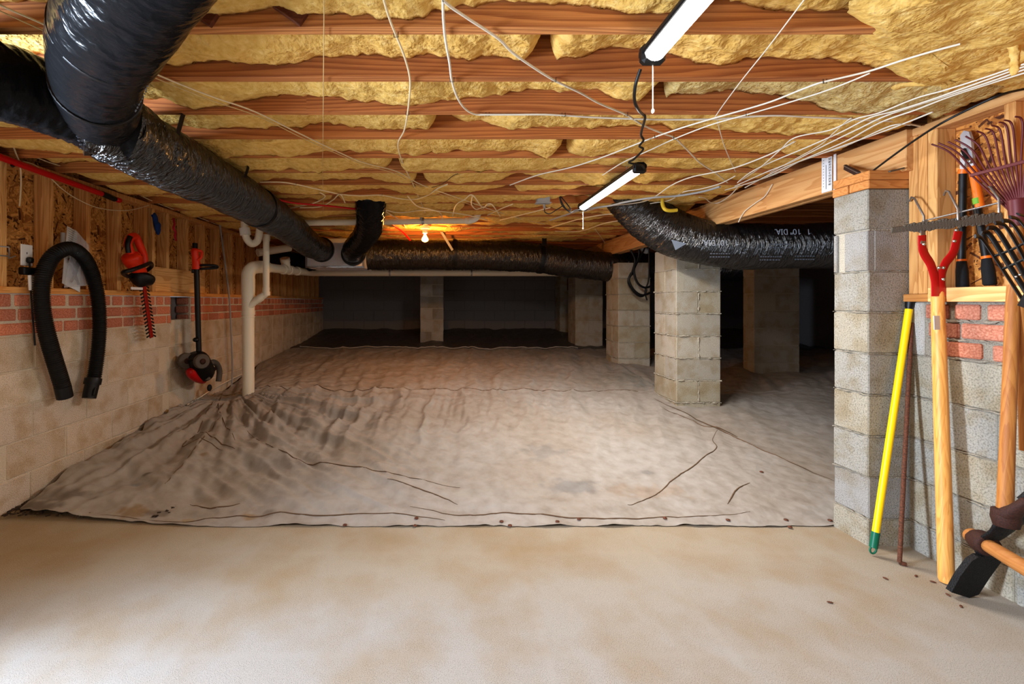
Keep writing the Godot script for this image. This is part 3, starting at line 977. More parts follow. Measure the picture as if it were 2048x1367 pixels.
func batts() -> void:
	var names := ["in the joist bay at the frame top", "in the first full bay", "in the second full bay", "in the third bay", "in the fourth bay", "in the fifth bay", "in the sixth bay", "in the seventh bay", "in the eighth bay", "in the ninth bay", "in the tenth bay", "in the eleventh bay", "in the twelfth bay", "in the thirteenth bay", "in the fourteenth bay", "in the fifteenth bay", "in the sixteenth bay"]
	for k in range(-1, 16):
		var z0 := 1.42 + 0.3048 * k + 0.002
		var z1 := z0 + 0.2628
		var cut: float = [0.35, 0.9, -0.02, 0.65, -0.3, -0.17, 0.5, -0.9, 0.2, 0.8][posmod(k, 10)]
		var ends := [-2.48, cut - 0.012, cut + 0.012, 2.2] if k >= -1 and k <= 8 else [-2.48, 2.2]
		for s in range(0, ends.size(), 2):
			var seg := k * 7 + s
			var low := func(x: float) -> float:
				var l: float = [0.885, 0.9, 0.888, 0.88, 0.845, 0.862, 0.857, 0.854, 0.85][clampi(k + 1, 0, 8)] + 0.062 * nz.get_noise_2d(x * 0.8 + seg * 1.9, seg * 13.0) + 0.016 * nz.get_noise_2d(x * 4.2, seg * 5.0)
				if k <= 2:
					l -= 0.055 * smoothstep(1.1, 1.7, x - 0.18 * k)
				return maxf(l, 0.825)
			var st := 0.013 if k < 3 else (0.02 if k < 9 else 0.04)
			var m := batt_mesh(ends[s], ends[s + 1], z0, z1, seg, st, low)
			var label := ""
			var grp := ""
			if k >= -1 and k <= 8:
				label = "%s yellow fibreglass batt %s from the front" % ["left-hand" if s == 0 else "right-hand", names[k + 1]]
				grp = "fibreglass batts between the joists"
			else:
				label = "thin strip of dull yellow fibreglass batt %s from the front" % names[k + 1]
				grp = "far fibreglass batts"
			solo("insulation_batt", m, M.fluff_grey if k == 1 and s == 2 else (M.fluff if k % 3 else M.fluff_dim), label, "insulation", grp)
	# loose insulation hanging over the joists near the right wall
	var P := PackedVector3Array()
	var nu := 110
	var nv := 70
	for i in nv:
		var v := float(i) / (nv - 1)
		for j in nu:
			var u := float(j) / (nu - 1)
			var z := lerpf(0.75, 1.86, v) + 0.06 * nz.get_noise_2d(u * 3.0, 8.0) * v
			var xl := lerpf(1.05, 1.78, smoothstep(0.3, 1.0, v)) + 0.14 * nz.get_noise_2d(v * 6.0, 3.0)
			var x := lerpf(xl, 2.24, u)
			var edge := minf(minf(u * 9.0, (1.0 - v) * 9.0), 1.0)
			var h := 0.832 + 0.022 * (1.0 - edge) - 0.018 * edge - 0.026 * edge * nz.get_noise_2d(x * 2.4, z * 3.4) + 0.007 * nf.get_noise_2d(x * 11.0, z * 13.0)
			P.append(W(x, h, z))
	solo("loose_insulation", grid(P, nu, nv, false, true), M.fluff, "fluffy yellow insulation spilling below the joists in the upper right corner", "insulation")
	var hang := path([[2012, 48, 1.45], [2026, 80, 1.46], [2030, 120, 1.47], [2028, 150, 1.47]], I, 8)
	solo("insulation_tuft", tube(hang, [0.012, 0.018, 0.016, 0.018, 0.02, 0.017, 0.015, 0.014, 0.016, 0.015, 0.014, 0.013, 0.012, 0.012, 0.012, 0.011, 0.01, 0.012, 0.012, 0.012, 0.011, 0.009, 0.008, 0.006, 0.003], 10, true, func(s, a): return 0.005 * nf.get_noise_2d(s * 40.0, a * 2.0)), M.fluff, "single tuft of insulation dangling near the right edge above the cables", "insulation")

# ------------------------------------------------------------------ lights
func shop_light(label: String, x: float, z0: float, z1: float, h: float, power: float) -> void:
	var o := thing("shop_light", label, "light", W(x, h, (z0 + z1) / 2), "black shop lights under the joists")
	var P := PackedVector3Array()
	var prof := [[-0.036, 0.012], [-0.036, 0.03], [-0.02, 0.045], [0.02, 0.045], [0.036, 0.03], [0.036, 0.012]]
	for z in [z0, z0, z1, z1]:
		for q in prof:
			P.append(W(x + q[0], h + q[1], z))
	obj("housing", grid(P, prof.size(), 4, true), M.black, o)
	var D := PackedVector3Array()
	var nseg := 12
	for z in [z0 + 0.035, z0 + 0.035, z1 - 0.035, z1 - 0.035]:
		for j in nseg + 1:
			var a := PI * j / nseg
			D.append(W(x + cos(a) * 0.031, h + 0.014 - sin(a) * 0.028, z))
	obj("diffuser", grid(D, nseg + 1, 4, false), M.shop_glow, o)
	for z in [z0, z1 - 0.035]:
		obj("end_cap", span(x - 0.038, x + 0.038, h - 0.016, h + 0.045, z, z + 0.035, 0.01), M.black, o)
	for z in [z0 + 0.2, z1 - 0.2]:
		obj("hook", tube(PackedVector3Array([W(x, h + 0.04, z), W(x, 0.85, z)]), 0.0025, 6), M.zinc, o)
	var zz := z1 - 0.012
	var ch := begin()
	var a0 := W(x + 0.004, h - 0.016, zz)
	obj("pull_chain", tube(PackedVector3Array([a0, a0 - Vector3(0, 0.14, 0)]), 0.0018, 6), M.cable_white, o)
	obj("pull_knob", ball(a0 - Vector3(0, 0.145, 0), Vector3(0.005, 0.008, 0.005), Basis(), 10, 8), M.cable_white, o)
	var l := AreaLight3D.new()
	l.name = "tube_light"
	l.area_size = Vector2(0.055, z1 - z0 - 0.08)
	l.light_color = Color(1.0, 0.985, 0.965)
	l.light_energy = power
	l.area_range = 30.0
	l.area_attenuation = 2.0
	l.shadow_enabled = true
	o.add_child(l)
	l.position = Vector3(0, -0.022, 0)
	l.rotation.x = -PI / 2

func shop_lights() -> void:
	shop_light("glowing shop light nearest the viewer, cut off by the top edge", 0.655, 0.32, 1.455, 0.765, SHOP_AREA * 0.3)
	shop_light("glowing shop light further back, hung above the middle pier", 1.135, 2.64, 3.77, 0.765, SHOP_AREA * 0.95)
	var o := thing("bare_bulb", "small bare glowing bulb in a porcelain holder beside the fat horizontal duct", "bulb", W(-0.22, 0.83, 5.0))
	obj("lampholder", lathe(W(-0.22, 0.832, 5.0), W(-0.22, 0.752, 5.0), [[0, 0.055], [0.4, 0.055], [0.5, 0.03], [1, 0.026]], 20), M.white, o)
	var c := W(-0.22, 0.69, 5.0)
	obj("bulb", lathe(c + Vector3(0, 0.062, 0), c - Vector3(0, 0.037, 0), [[0, 0.013], [0.2, 0.014], [0.4, 0.024], [0.58, 0.035], [0.72, 0.038], [0.85, 0.033], [0.94, 0.02], [1, 0.002]], 20), M.bulb_glow, o)
	var l := OmniLight3D.new()
	l.name = "bulb_light"
	l.light_color = Color(1.0, 0.68, 0.32)
	l.light_energy = BULB_POWER
	l.light_size = 0.02
	l.omni_range = 20.0
	l.omni_attenuation = 2.0
	l.shadow_enabled = true
	o.add_child(l)
	l.position = c - o.position

# ------------------------------------------------------------------ ducts
func duct_mesh(pts: Array, r: float, sd: int, scrunch: float, squash := 1.0) -> ArrayMesh:
	var p := even(smooth(pts, 14), 0.0075)
	var f := func(s: float, a: float) -> float:
		var ring := 0.5 - 1.6 * absf(nz.get_noise_3d(s * 16.0 + sd, cos(a) * 0.8 + s, sin(a) * 0.8))
		ring *= 1.0 + 1.3 * exp(-pow(s / 0.4, 2.0))
		var twist := nf.get_noise_3d(s * 7.0 + cos(a) * 1.3 + sd, sin(a) * 2.6, s * 2.0)
		var band := 0.05 * r * cos(s * 9.0 + sd) * 0.4
		return r * (0.05 * ring + 0.035 * twist) * scrunch + band
	return tube(p, r, 64, true, f, Vector3.ZERO, squash)

func strokes(at: Vector3, n: Vector3, lean: float, rows: int, wide: float, o: Node) -> void:
	var bs := Basis.looking_at(-n, Vector3.UP) * Basis(Vector3.BACK, lean)
	var st := begin()
	for k in rows:
		var x := -wide / 2
		while x < wide / 2:
			var l := rng.randf_range(0.06, 0.14) * wide
			cbox(st, at + bs * Vector3(x + l / 2, -k * wide * 0.16, 0), Vector3(l * 0.8, wide * 0.05, 0.0012), 0.0002, bs)
			x += l + wide * 0.03
	obj("printed_label", fin(st), M.print_dim, o)

func duct_strap(called: String, c: Vector3, axis: Vector3, r: float, wide: float, m: Material, parent: Node) -> void:
	obj(called, lathe(c - axis.normalized() * wide / 2, c + axis.normalized() * wide / 2, [[0, r - 0.004], [0, r], [1, r], [1, r - 0.004]], 40), m, parent)

func ducts() -> void:
	var J := W(-1.30, 0.69, 1.74)
	var a := thing("flex_duct", "long shiny black flexible duct running back along the left wall to the foil box", "duct", J)
	obj("sleeve", duct_mesh([J + Vector3(-0.04, 0, 0.06), J, W(-1.30, 0.67, 2.0), W(-1.32, 0.68, 2.5), W(-1.35, 0.685, 3.1), W(-1.40, 0.68, 3.9), W(-1.47, 0.65, 4.7), W(-1.54, 0.64, 5.3), W(-1.55, 0.655, 5.74)], 0.138, 1, 1.0), M.duct_long, a)
	for q in [[-1.325, 0.68, 2.42], [-1.36, 0.685, 3.3]]:
		duct_strap("strap", W(q[0], q[1], q[2]), W(q[0], q[1], q[2]) - J, 0.146, 0.02, M.tape, a)
	obj("hanger", beam(W(-1.2, 0.70, 2.02), W(-1.16, 0.84, 2.02), 0.03, 0.003), M.tape, a)
	obj("hanger", beam(W(-1.22, 0.72, 2.75), W(-1.18, 0.84, 2.75), 0.03, 0.003), M.tape, a)
	var b := thing("flex_duct", "wide black flexible duct rising towards the viewer above the junction", "duct", W(-0.9, 0.7, 1.2))
	obj("sleeve", duct_mesh([J + Vector3(-0.03, -0.02, -0.1), J + Vector3(0.0, 0.0, 0.02), W(-1.19, 0.70, 1.56), W(-1.02, 0.70, 1.34), W(-0.84, 0.69, 1.15), W(-0.66, 0.69, 0.98), W(-0.4, 0.69, 0.72), W(-0.1, 0.69, 0.3)], 0.122, 5, 0.55), M.duct, b)
	for q in [[-1.135, 0.70, 1.485], [-0.875, 0.692, 1.185]]:
		duct_strap("seam_band", W(q[0], q[1], q[2]), Vector3(0.17, 0, 0.21), 0.1265, 0.012, M.tape, b)
	var c := thing("flex_duct", "short black duct branch leaving the junction at the left edge", "duct", W(-1.5, 0.7, 1.4))
	obj("sleeve", duct_mesh([J + Vector3(0.06, -0.02, -0.06), J + Vector3(-0.02, 0, 0.04), W(-1.37, 0.70, 1.56), W(-1.43, 0.70, 1.42), W(-1.52, 0.70, 1.25), W(-1.7, 0.70, 0.95), W(-2.0, 0.70, 0.6)], 0.118, 8, 0.9), M.duct, c)
	# print on the sleeves: too small to read, so short strokes and a triangle
	var toward := (Vector3(0, EYE, 0) - J).normalized()
	strokes(J + (toward + Vector3(-0.35, -0.35, 0)).normalized() * 0.145, toward, 0.3, 3, 0.09, a)
	strokes(J + (toward + Vector3(-0.05, -0.75, 0.1)).normalized() * 0.146 + Vector3(-0.02, 0, 0.03), toward, 0.2, 2, 0.07, a)
	var st0 := begin()
	prism(st0, PackedVector2Array([Vector2(-0.02, 0.004), Vector2(0.02, 0.012), Vector2(0.016, -0.018)]), 0.0, 0.001, Transform3D(Basis.looking_at(-toward, Vector3.UP), J + (toward + Vector3(0.05, -0.55, 0.0)).normalized() * 0.148))
	obj("printed_label", fin(st0), M.print_dim, a)
	for q in [[330, 40, 0.93], [312, 150, 1.36], [298, 205, 1.52]]:
		var c1 := W(-1.30 + (1.74 - q[2]) * 0.875, 0.695, q[2])
		var t1 := (Vector3(0, EYE, 0) - c1).normalized()
		strokes(c1 + (t1 + Vector3(0.75, -0.1, 0)).normalized() * 0.1275, (t1 + Vector3(0.5, 0, 0)).normalized(), 1.25, 3, 0.08, b)
	# box with its two takeoffs
	var bx := thing("foil_box", "silver foil-faced duct box under the joists where the ducts meet", "duct box", W(-1.38, 0.43, 5.95))
	obj("box", span(-1.76, -1.02, 0.43, 0.80, 5.74, 6.35, 0.008), M.foil, bx)
	for q in [[-1.76, -1.74], [-1.04, -1.02]]:
		obj("corner_tape", span(q[0] - 0.003, q[1] + 0.003, 0.427, 0.803, 5.735, 5.76, 0.004), M.zinc, bx)
	obj("edge_tape", span(-1.763, -1.017, 0.424, 0.45, 5.735, 5.75, 0.004), M.steel, bx)
	obj("collar", lathe(W(-1.55, 0.655, 5.70), W(-1.55, 0.655, 5.745), [[0, 0.15], [0, 0.158], [1, 0.158], [1, 0.14]], 40), M.tape, bx)
	obj("collar", lathe(W(-1.15, 0.60, 5.68), W(-1.15, 0.60, 5.745), [[0, 0.14], [0, 0.15], [1, 0.15], [1, 0.14]], 40), M.tape, bx)
	var d := thing("flex_duct", "short black duct dropping from the joists into the foil box", "duct", W(-0.7, 0.8, 4.2))
	obj("sleeve", duct_mesh([W(-0.60, 0.95, 3.74), W(-0.62, 0.84, 3.80), W(-0.655, 0.755, 4.0), W(-0.74, 0.70, 4.4), W(-0.92, 0.655, 4.95), W(-1.08, 0.615, 5.35), W(-1.15, 0.60, 5.72)], 0.125, 12, 0.8), M.duct, d)
	var t := thing("trunk_duct", "fat black trunk duct lying across the back, right of the foil box", "duct", W(0.6, 0.6, 6.1))
	obj("sleeve", duct_mesh([W(-1.03, 0.62, 6.05), W(-0.6, 0.622, 6.05), W(0.0, 0.62, 6.06), W(0.7, 0.61, 6.08), W(1.3, 0.575, 6.1), W(1.75, 0.51, 6.12), W(2.25, 0.47, 6.15), W(2.9, 0.47, 6.15), W(4.2, 0.47, 6.1)], 0.192, 21, 0.9), M.duct_long, t)
	duct_strap("strap", W(0.13, 0.63, 6.06), Vector3(1, 0, 0), 0.203, 0.05, M.tape, t)
	duct_strap("strap", W(1.28, 0.577, 6.1), Vector3(1, -0.09, 0), 0.203, 0.05, M.tape, t)
	obj("strap_tail", beam(W(1.28, 0.72, 5.86), W(1.28, 0.84, 5.86), 0.06, 0.004, Vector3.BACK), M.tape, t)
	obj("cross_tie", beam(I(882, 462, 5.55), I(905, 500, 5.83), 0.03, 0.004, Vector3.BACK), M.pvc, t)
	var e := thing("flex_duct", "fat black duct with size print curving under the girder past the middle pier", "duct", W(2.2, 0.5, 3.85))
	obj("sleeve", duct_mesh([W(1.52, 1.0, 3.92), W(1.62, 0.84, 3.90), W(1.78, 0.68, 3.88), W(2.02, 0.545, 3.85), W(2.36, 0.475, 3.84), W(2.8, 0.465, 3.84), W(3.4, 0.475, 3.84), W(4.6, 0.48, 3.84)], 0.188, 33, 0.7), M.duct_long, e)
	for q in [[1440, 485, "1   10\" DIA."], [1585, 463, "1   10\" DIA."]]:
		var o := I(q[0], q[1], 3.615)
		print_on(q[2], 0.042, M.print, Transform3D(Basis(Vector3.BACK, PI) * Basis(Vector3.RIGHT, 0.1), o), e)
	for q in [[1540, 513], [1440, 507], [1610, 512], [1560, 488]]:
		strokes(I(q[0], q[1], 3.635), Vector3(0, -0.2, 1).normalized(), 0.0, 2, 0.16, e)
	var st := begin()
	prism(st, PackedVector2Array([Vector2(-0.055, 0.03), Vector2(0.06, -0.005), Vector2(-0.02, -0.055)]), 0.0, 0.001, Transform3D(Basis(Vector3.UP, -0.2) * Basis(Vector3.RIGHT, 0.2), I(1357, 486, 3.64)))
	obj("printed_label", fin(st), M.print_dim, e)
	var f := thing("flex_duct", "dark duct end tucked behind the long one beside the foil box", "duct", W(-1.9, 0.5, 5.9))
	obj("sleeve", duct_mesh([W(-2.3, 0.56, 5.7), W(-2.1, 0.55, 5.85), W(-1.95, 0.52, 6.05), W(-1.74, 0.54, 6.1)], 0.12, 40, 0.7), M.duct, f)

# ------------------------------------------------------------------ pipes
func pipe_run(o: Node, pts: Array, r: float, m: Material, per := 1) -> void:
	obj("pipe", tube(smooth(pts, per) if per > 1 else PackedVector3Array(pts), r, 20), m, o)

func sleeve(o: Node, a: Vector3, b: Vector3, r: float, m: Material) -> void:
	obj("coupling", lathe(a, b, [[0, r - 0.004], [0, r], [1, r], [1, r - 0.004]], 24), m, o)

func pipes() -> void:
	var z := 4.5
	var x := -1.945
	var o := thing("drain_stack", "thick cream drain stack rising from the ground sheet by the left wall", "pipe", W(x, -0.96, z))
	var foot := -0.99
	pipe_run(o, [W(x, foot, z), W(x, 0.31, z)], 0.057, M.pvc)
	for q in [[-0.13, -0.09], [0.03, 0.085], [0.135, 0.145], [0.16, 0.165], [-0.145, -0.155]]:
		sleeve(o, W(x, q[0], z), W(x, q[1], z), 0.064, M.pvc)
	sleeve(o, W(x, 0.085, z), W(x, 0.225, z), 0.066, M.pvc)
	sleeve(o, W(x, -0.09, z), W(x, 0.03, z), 0.060, M.pvc)
	var el := smooth([W(x, 0.22, z), W(x, 0.27, z), W(x + 0.02, 0.325, z + 0.02), W(x + 0.065, 0.348, z + 0.07), W(x + 0.12, 0.35, z + 0.13)], 6)
	obj("elbow", tube(el, 0.064, 24), M.pvc, o)
	# side arm joining at a slant
	var zv := z - 0.02
	obj("side_inlet", tube(smooth([W(x + 0.01, -0.06, zv), W(x + 0.06, -0.01, zv), W(x + 0.175, 0.075, zv), W(x + 0.182, 0.10, zv), W(x + 0.185, 0.14, zv)], 6), 0.034, 18), M.pvc, o)
	pipe_run(o, [W(x + 0.185, 0.08, zv), W(x + 0.185, 0.66, zv)], 0.031, M.pvc)
	sleeve(o, W(x + 0.185, 0.06, zv), W(x + 0.185, 0.10, zv), 0.037, M.pvc)
	sleeve(o, W(x + 0.10, 0.018, zv), W(x + 0.14, 0.047, zv), 0.038, M.pvc)
	sleeve(o, W(x + 0.185, 0.60, zv), W(x + 0.185, 0.66, zv), 0.037, M.pvc)
	var h := thing("drain_pipe", "long cream drain pipe running level below the trunk duct", "pipe", W(0, 0.42, 6.6))
	var a := W(x + 0.11, 0.35, z + 0.12)
	var b := I(622, 545, 6.35)
	pipe_run(h, [a, b, I(660, 545.5, 6.6), W(1.9, 0.417, 6.6)], 0.047, M.pvc)
	for t in [[0.0, 0.06], [0.32, 0.36], [0.44, 0.50], [0.62, 0.66]]:
		sleeve(h, a.lerp(b, t[0]), a.lerp(b, t[1]), 0.056, M.pvc)
	obj("cleanout", lathe(a.lerp(b, 0.40), a.lerp(b, 0.40) + Vector3(0.0, 0.13, 0.06), [[0, 0.05], [0.7, 0.05], [0.7, 0.056], [1, 0.056], [1, 0.03]], 20), M.pvc, h)
	for q in [650, 780, 943]:
		var c := I(q, 545.5, 6.6)
		obj("pipe_strap", lathe(c - Vector3(0.012, 0, 0), c + Vector3(0.012, 0, 0), [[0, 0.047], [0, 0.052], [1, 0.052], [1, 0.047]], 24), M.zinc, h)
		obj("strap_tail", beam(c + Vector3(0, 0.045, 0.045), W(c.x, 0.84, 6.535), 0.02, 0.003, Vector3.BACK), M.zinc, h)
	var v := thing("vent_pipe", "thin white pipe crossing under the joists with a turned-up elbow", "pipe", W(-0.5, 0.77, 4.4))
	pipe_run(v, [I(560, 446, 4.42), I(938, 441, 4.42)], 0.030, M.pvc)
	obj("elbow", tube(smooth([I(930, 441, 4.42), I(942, 440, 4.42), I(952, 435, 4.42), I(956, 425, 4.42), I(956, 419, 4.42)], 6), 0.033, 18), M.pvc_white, v)
	sleeve(v, I(934, 441, 4.42), I(938, 441, 4.42), 0.035, M.pvc)
	for q in [600, 846]:
		var c := I(q, 442, 4.42)
		obj("pipe_strap", lathe(c - Vector3(0.012, 0, 0), c + Vector3(0.012, 0, 0), [[0, 0.03], [0, 0.034], [1, 0.034], [1, 0.03]], 20), M.zinc, v)
		obj("strap_tail", beam(c + Vector3(-0.02, 0, 0.032), I(q - 2, 422, 4.38), 0.022, 0.002, Vector3.BACK), M.zinc, v)
	var tr := thing("pipe_trap", "white trap bend peeking out below the long duct", "pipe", W(-1.9, 0.65, 4.3))
	obj("bend", tube(smooth([I(489, 440, 4.3), I(490, 462, 4.3), I(494, 478, 4.32), I(504, 487, 4.34), I(514, 482, 4.36), I(518, 470, 4.36), I(520, 455, 4.36)], 6), 0.034, 18), M.pvc, tr)
	sleeve(tr, I(489, 456, 4.3), I(491, 470, 4.3), 0.048, M.pvc_white)
	obj("pipe", tube(PackedVector3Array([I(515, 505, 5.3), I(580, 495, 5.6)]), 0.045, 16), M.pvc, tr)

# ------------------------------------------------------------------ cables
func cable(label: String, px: Array, r: float, m: Material, h := 0.822, staples := [], category := "cable", called := "cable") -> MeshInstance3D:
	var pts := []
	for p in px:
		pts.append(C(p[0], p[1], h if p.size() < 3 else p[2]))
	var q := smooth(pts, 6)
	for i in q.size():
		q[i].y = minf(q[i].y, EYE + 0.832 - r)
	var o := solo(called, tube(q, r, 7), m, label, category)
	for s in staples:
		var c := C(s[0], s[1], h)
		var d := Vector3(r + 0.003, 0, 0)
		var hh := Vector3(0, r + 0.006, 0)
		obj("staple", tube(PackedVector3Array([c - d + hh, c - d - hh * 0.7, c + d - hh * 0.7, c + d + hh]), 0.0013, 5), M.black, o)
	return o

func cables() -> void:
	cable("fine straw-coloured string hanging straight down the middle of the joists", [[648, -40], [648, 30], [647, 160], [646, 275], [645, 345], [647, 400], [645, 430]], 0.0016, M.cable_thin)
	cable("beige cable winding down between the string and the thick white one", [[755, -60], [768, 0], [780, 40], [792, 70], [808, 110], [819, 150], [820, 180], [815, 227], [808, 262], [796, 288], [804, 322], [818, 352], [828, 372], [840, 400], [850, 425]], 0.0036, M.cable, 0.822, [[792, 70], [815, 227], [804, 322], [828, 372]])
	cable("thick white cable that drops, then turns to run right along a joist", [[886, -60], [886, 0], [887, 40], [891, 80], [899, 125], [904, 162], [915, 195], [930, 217], [950, 228], [975, 229], [1030, 229], [1100, 229], [1180, 234], [1250, 237], [1330, 239], [1430, 238], [1500, 233], [1560, 231], [1620, 234], [1690, 237], [1730, 240], [1790, 243], [1840, 252]], 0.0042, M.cable_white, 0.822, [[904, 160], [975, 229], [1127, 230]])
	cable("thick white cable slanting right from the top centre to the girder", [[860, -40], [889, 3], [930, 33], [975, 62], [1000, 80], [1024, 104], [1060, 130], [1108, 160], [1160, 185], [1200, 207], [1252, 229], [1290, 252], [1330, 268], [1350, 276], [1375, 300], [1400, 325], [1430, 345], [1455, 365]], 0.0042, M.cable_white, 0.822, [[1108, 160], [1252, 229], [1345, 273]])
	cable("long straight beige cable slanting from the upper left to the right duct", [[-60, -25], [0, 10], [80, 45], [175, 88], [340, 160], [430, 195], [512, 224], [610, 272], [719, 322], [795, 343], [845, 370], [929, 400], [1022, 432], [1090, 448]], 0.0033, M.cable)
	cable("second beige cable following just under the long straight one", [[-60, -5], [0, 22], [80, 58], [175, 99], [340, 168], [430, 203], [520, 234], [610, 278], [719, 326], [790, 347], [850, 377], [935, 407], [1010, 436], [1040, 446]], 0.0022, M.cable_thin, 0.818)
	cable("beige cable sagging over the drop duct at the far joists", [[520, 364], [560, 364], [590, 368], [635, 378], [680, 388], [720, 391], [762, 390], [800, 397], [830, 398], [855, 390], [875, 377], [895, 368]], 0.0045, M.cable_far, 0.81, [[590, 368], [762, 390]])
	cable("dark thin wire with a black clip above the vent pipe", [[850, 378], [880, 370], [893, 362], [905, 352], [916, 347]], 0.002, M.black)
	cable("thin cable kinked at a joist between the near light and the bundle", [[1640, -45], [1608, 0], [1536, 95], [1480, 165], [1434, 228], [1434, 236], [1440, 262], [1452, 300], [1471, 343]], 0.0021, M.cable_white)
	cable("white cable rising right to a free end on the sagging insulation", [[1020, 370], [1075, 350], [1140, 335], [1200, 316], [1260, 293], [1312, 273], [1365, 255], [1432, 235], [1500, 216], [1545, 202], [1600, 180], [1632, 168], [1650, 163], [1735, 143], [1800, 122], [1860, 104], [1920, 88]], 0.0036, M.cable_white, 0.812, [[1312, 273], [1650, 163]])
	cable("second white cable beside the one with the free end", [[1205, 350], [1245, 325], [1300, 300], [1350, 277], [1420, 250], [1490, 230], [1536, 217], [1600, 198], [1650, 182], [1700, 163], [1740, 146]], 0.003, M.cable_white, 0.812, [[1350, 277], [1495, 229]])
	var bundle := [
		["top cable of the bundle rising along the right wall", [[1480, 362], [1520, 335], [1560, 300], [1590, 275], [1660, 260], [1710, 238], [1760, 225], [1830, 197], [1890, 180], [1960, 158], [2048, 128], [2100, 110]], 0.003],
		["second cable of the bundle at the right wall, crossing others midway", [[1475, 365], [1500, 345], [1540, 325], [1600, 300], [1680, 265], [1740, 235], [1790, 222], [1860, 200], [1930, 175], [2048, 133], [2100, 116]], 0.0034],
		["third cable of the bundle, sagging onto the girder top", [[1470, 372], [1530, 345], [1580, 325], [1650, 290], [1720, 256], [1770, 232], [1850, 205], [1960, 170], [2048, 139], [2100, 122]], 0.0034],
		["fourth cable of the bundle, lowest where it meets the right edge", [[1465, 376], [1545, 350], [1600, 322], [1690, 283], [1760, 245], [1830, 220], [1900, 193], [1980, 167], [2048, 146], [2100, 132]], 0.0034],
		["fifth cable of the bundle, lying along the girder face top", [[1490, 375], [1560, 338], [1640, 308], [1740, 272], [1800, 250], [1865, 224]], 0.0034],
		["sixth cable of the bundle, ending beside the wall plate", [[1450, 380], [1510, 362], [1560, 342], [1610, 318], [1690, 292], [1780, 252], [1820, 250]], 0.003],
		["thin cable looping across the bundle near the thermometer", [[1540, 345], [1590, 318], [1640, 290], [1665, 268], [1690, 245], [1702, 236]], 0.0022]]
	for b in bundle:
		cable(b[0], b[1], b[2], M.cable_white, 0.788)
	cable("black cable swooping from the upper right corner to the pier plates", [[2110, 165, 0.80], [2048, 178, 0.79], [2000, 190, 0.77], [1940, 217, 0.75], [1880, 248, 0.72], [1830, 280, 0.70], [1785, 312, 0.67], [1745, 342, 0.64]], 0.0045, M.black, 0.8)
	# junction beside the girder
	cable("grey conduit curving from the far light to the girder", [[1100, 440], [1130, 430], [1165, 419], [1220, 411], [1250, 404], [1305, 395], [1350, 392], [1400, 384], [1440, 373]], 0.008, M.cable_grey, 0.79)
	cable("white cable arching over the near end of the right duct", [[1160, 425], [1210, 413], [1290, 402], [1340, 372], [1365, 360], [1390, 352], [1420, 346], [1470, 335], [1536, 310], [1590, 283]], 0.004, M.cable_white, 0.80)
	cable("white cable lying low across the right duct", [[1255, 418], [1300, 407], [1340, 400], [1366, 384], [1400, 378], [1440, 367], [1470, 352]], 0.0035, M.cable_white, 0.80)
	cable("loose loop of white cable at the girder end", [[1398, 394], [1410, 396], [1420, 404], [1434, 406], [1450, 398], [1466, 385], [1480, 368]], 0.0035, M.cable_white, 0.79)
	var gc := path([[1545, 368, 2.21], [1530, 392, 2.21], [1512, 405, 2.21], [1492, 420, 2.21], [1483, 432, 2.21], [1477, 444, 2.21]], S)
	solo("cable", tube(gc, 0.0035, 7), M.cable_white, "white cable dangling down the girder face with a free end", "cable")
	# the far tangle
	var far := [
		[[[560, 420], [600, 412], [630, 405], [650, 393], [640, 385]], "pale wire curl between the long duct and the drop duct"], [[[600, 415], [640, 413], [665, 400], [680, 388], [690, 405]], "pale wire dipping below the red pipe"],
		[[[815, 392], [835, 412], [860, 418], [880, 425], [885, 440]], "pale wire turning down left of the bulb"], [[[765, 418], [800, 425], [850, 420], [905, 425], [950, 433], [975, 440]], "pale wire running level behind the vent pipe"],
		[[[905, 432], [912, 410], [930, 398], [945, 390], [965, 415], [975, 408], [985, 410], [1000, 432]], "pale wire zigzag above the vent pipe elbow"], [[[945, 392], [943, 408], [952, 418], [965, 414], [980, 409]], "pale wire hook above the vent pipe elbow"],
		[[[975, 430], [1000, 418], [1025, 408]], "pale wire slanting up right of the vent pipe"], [[[1000, 440], [1060, 425], [1100, 415]], "pale wire left of the grey control box"],
		[[[760, 410], [775, 425], [800, 440], [812, 455]], "pale wire slipping behind the vent pipe"], [[[1100, 455], [1150, 440], [1200, 430], [1250, 425]], "pale wire below the far shop light"],
		[[[1110, 462], [1160, 462], [1210, 446], [1250, 440]], "lowest pale wire below the far shop light"], [[[1190, 458], [1205, 478], [1222, 505]], "pale wire hanging against the far pier top"]]
	for q in far:
		cable(q[1], q[0], 0.005, M.cable_far, 0.80)
	# red water pipes
	cable("red plastic water pipe in front of the far joists", [[520, 392], [560, 400], [590, 406], [650, 411], [705, 417], [740, 421]], 0.008, M.redtube, 0.79, [], "pipe", "water_pipe")
	cable("short red water pipe beside the glowing bulb", [[770, 440, 0.80], [790, 452, 0.79], [806, 464, 0.77], [820, 480, 0.72]], 0.010, M.redtube, 0.79, [], "pipe", "water_pipe")
	# left side
	var lw := func(label: String, px: Array, r: float, m: Material, xx: float) -> void:
		solo("cable", tube(path(px.map(func(p): return [p[0], p[1], xx]), S), r, 7), m, label, "cable")
	lw.call("white cable running down along the left top plate", [[-60, 235], [0, 272], [28, 295], [62, 310], [100, 325], [150, 340], [200, 358], [240, 370], [290, 395], [330, 412], [378, 428], [412, 440], [450, 455]], 0.0036, M.cable, -2.46)
	lw.call("white cable hanging free over the leftmost stud", [[-20, 255], [0, 268], [22, 285], [33, 310], [40, 330], [42, 360], [41, 390], [39, 412]], 0.0045, M.cable, -2.43)
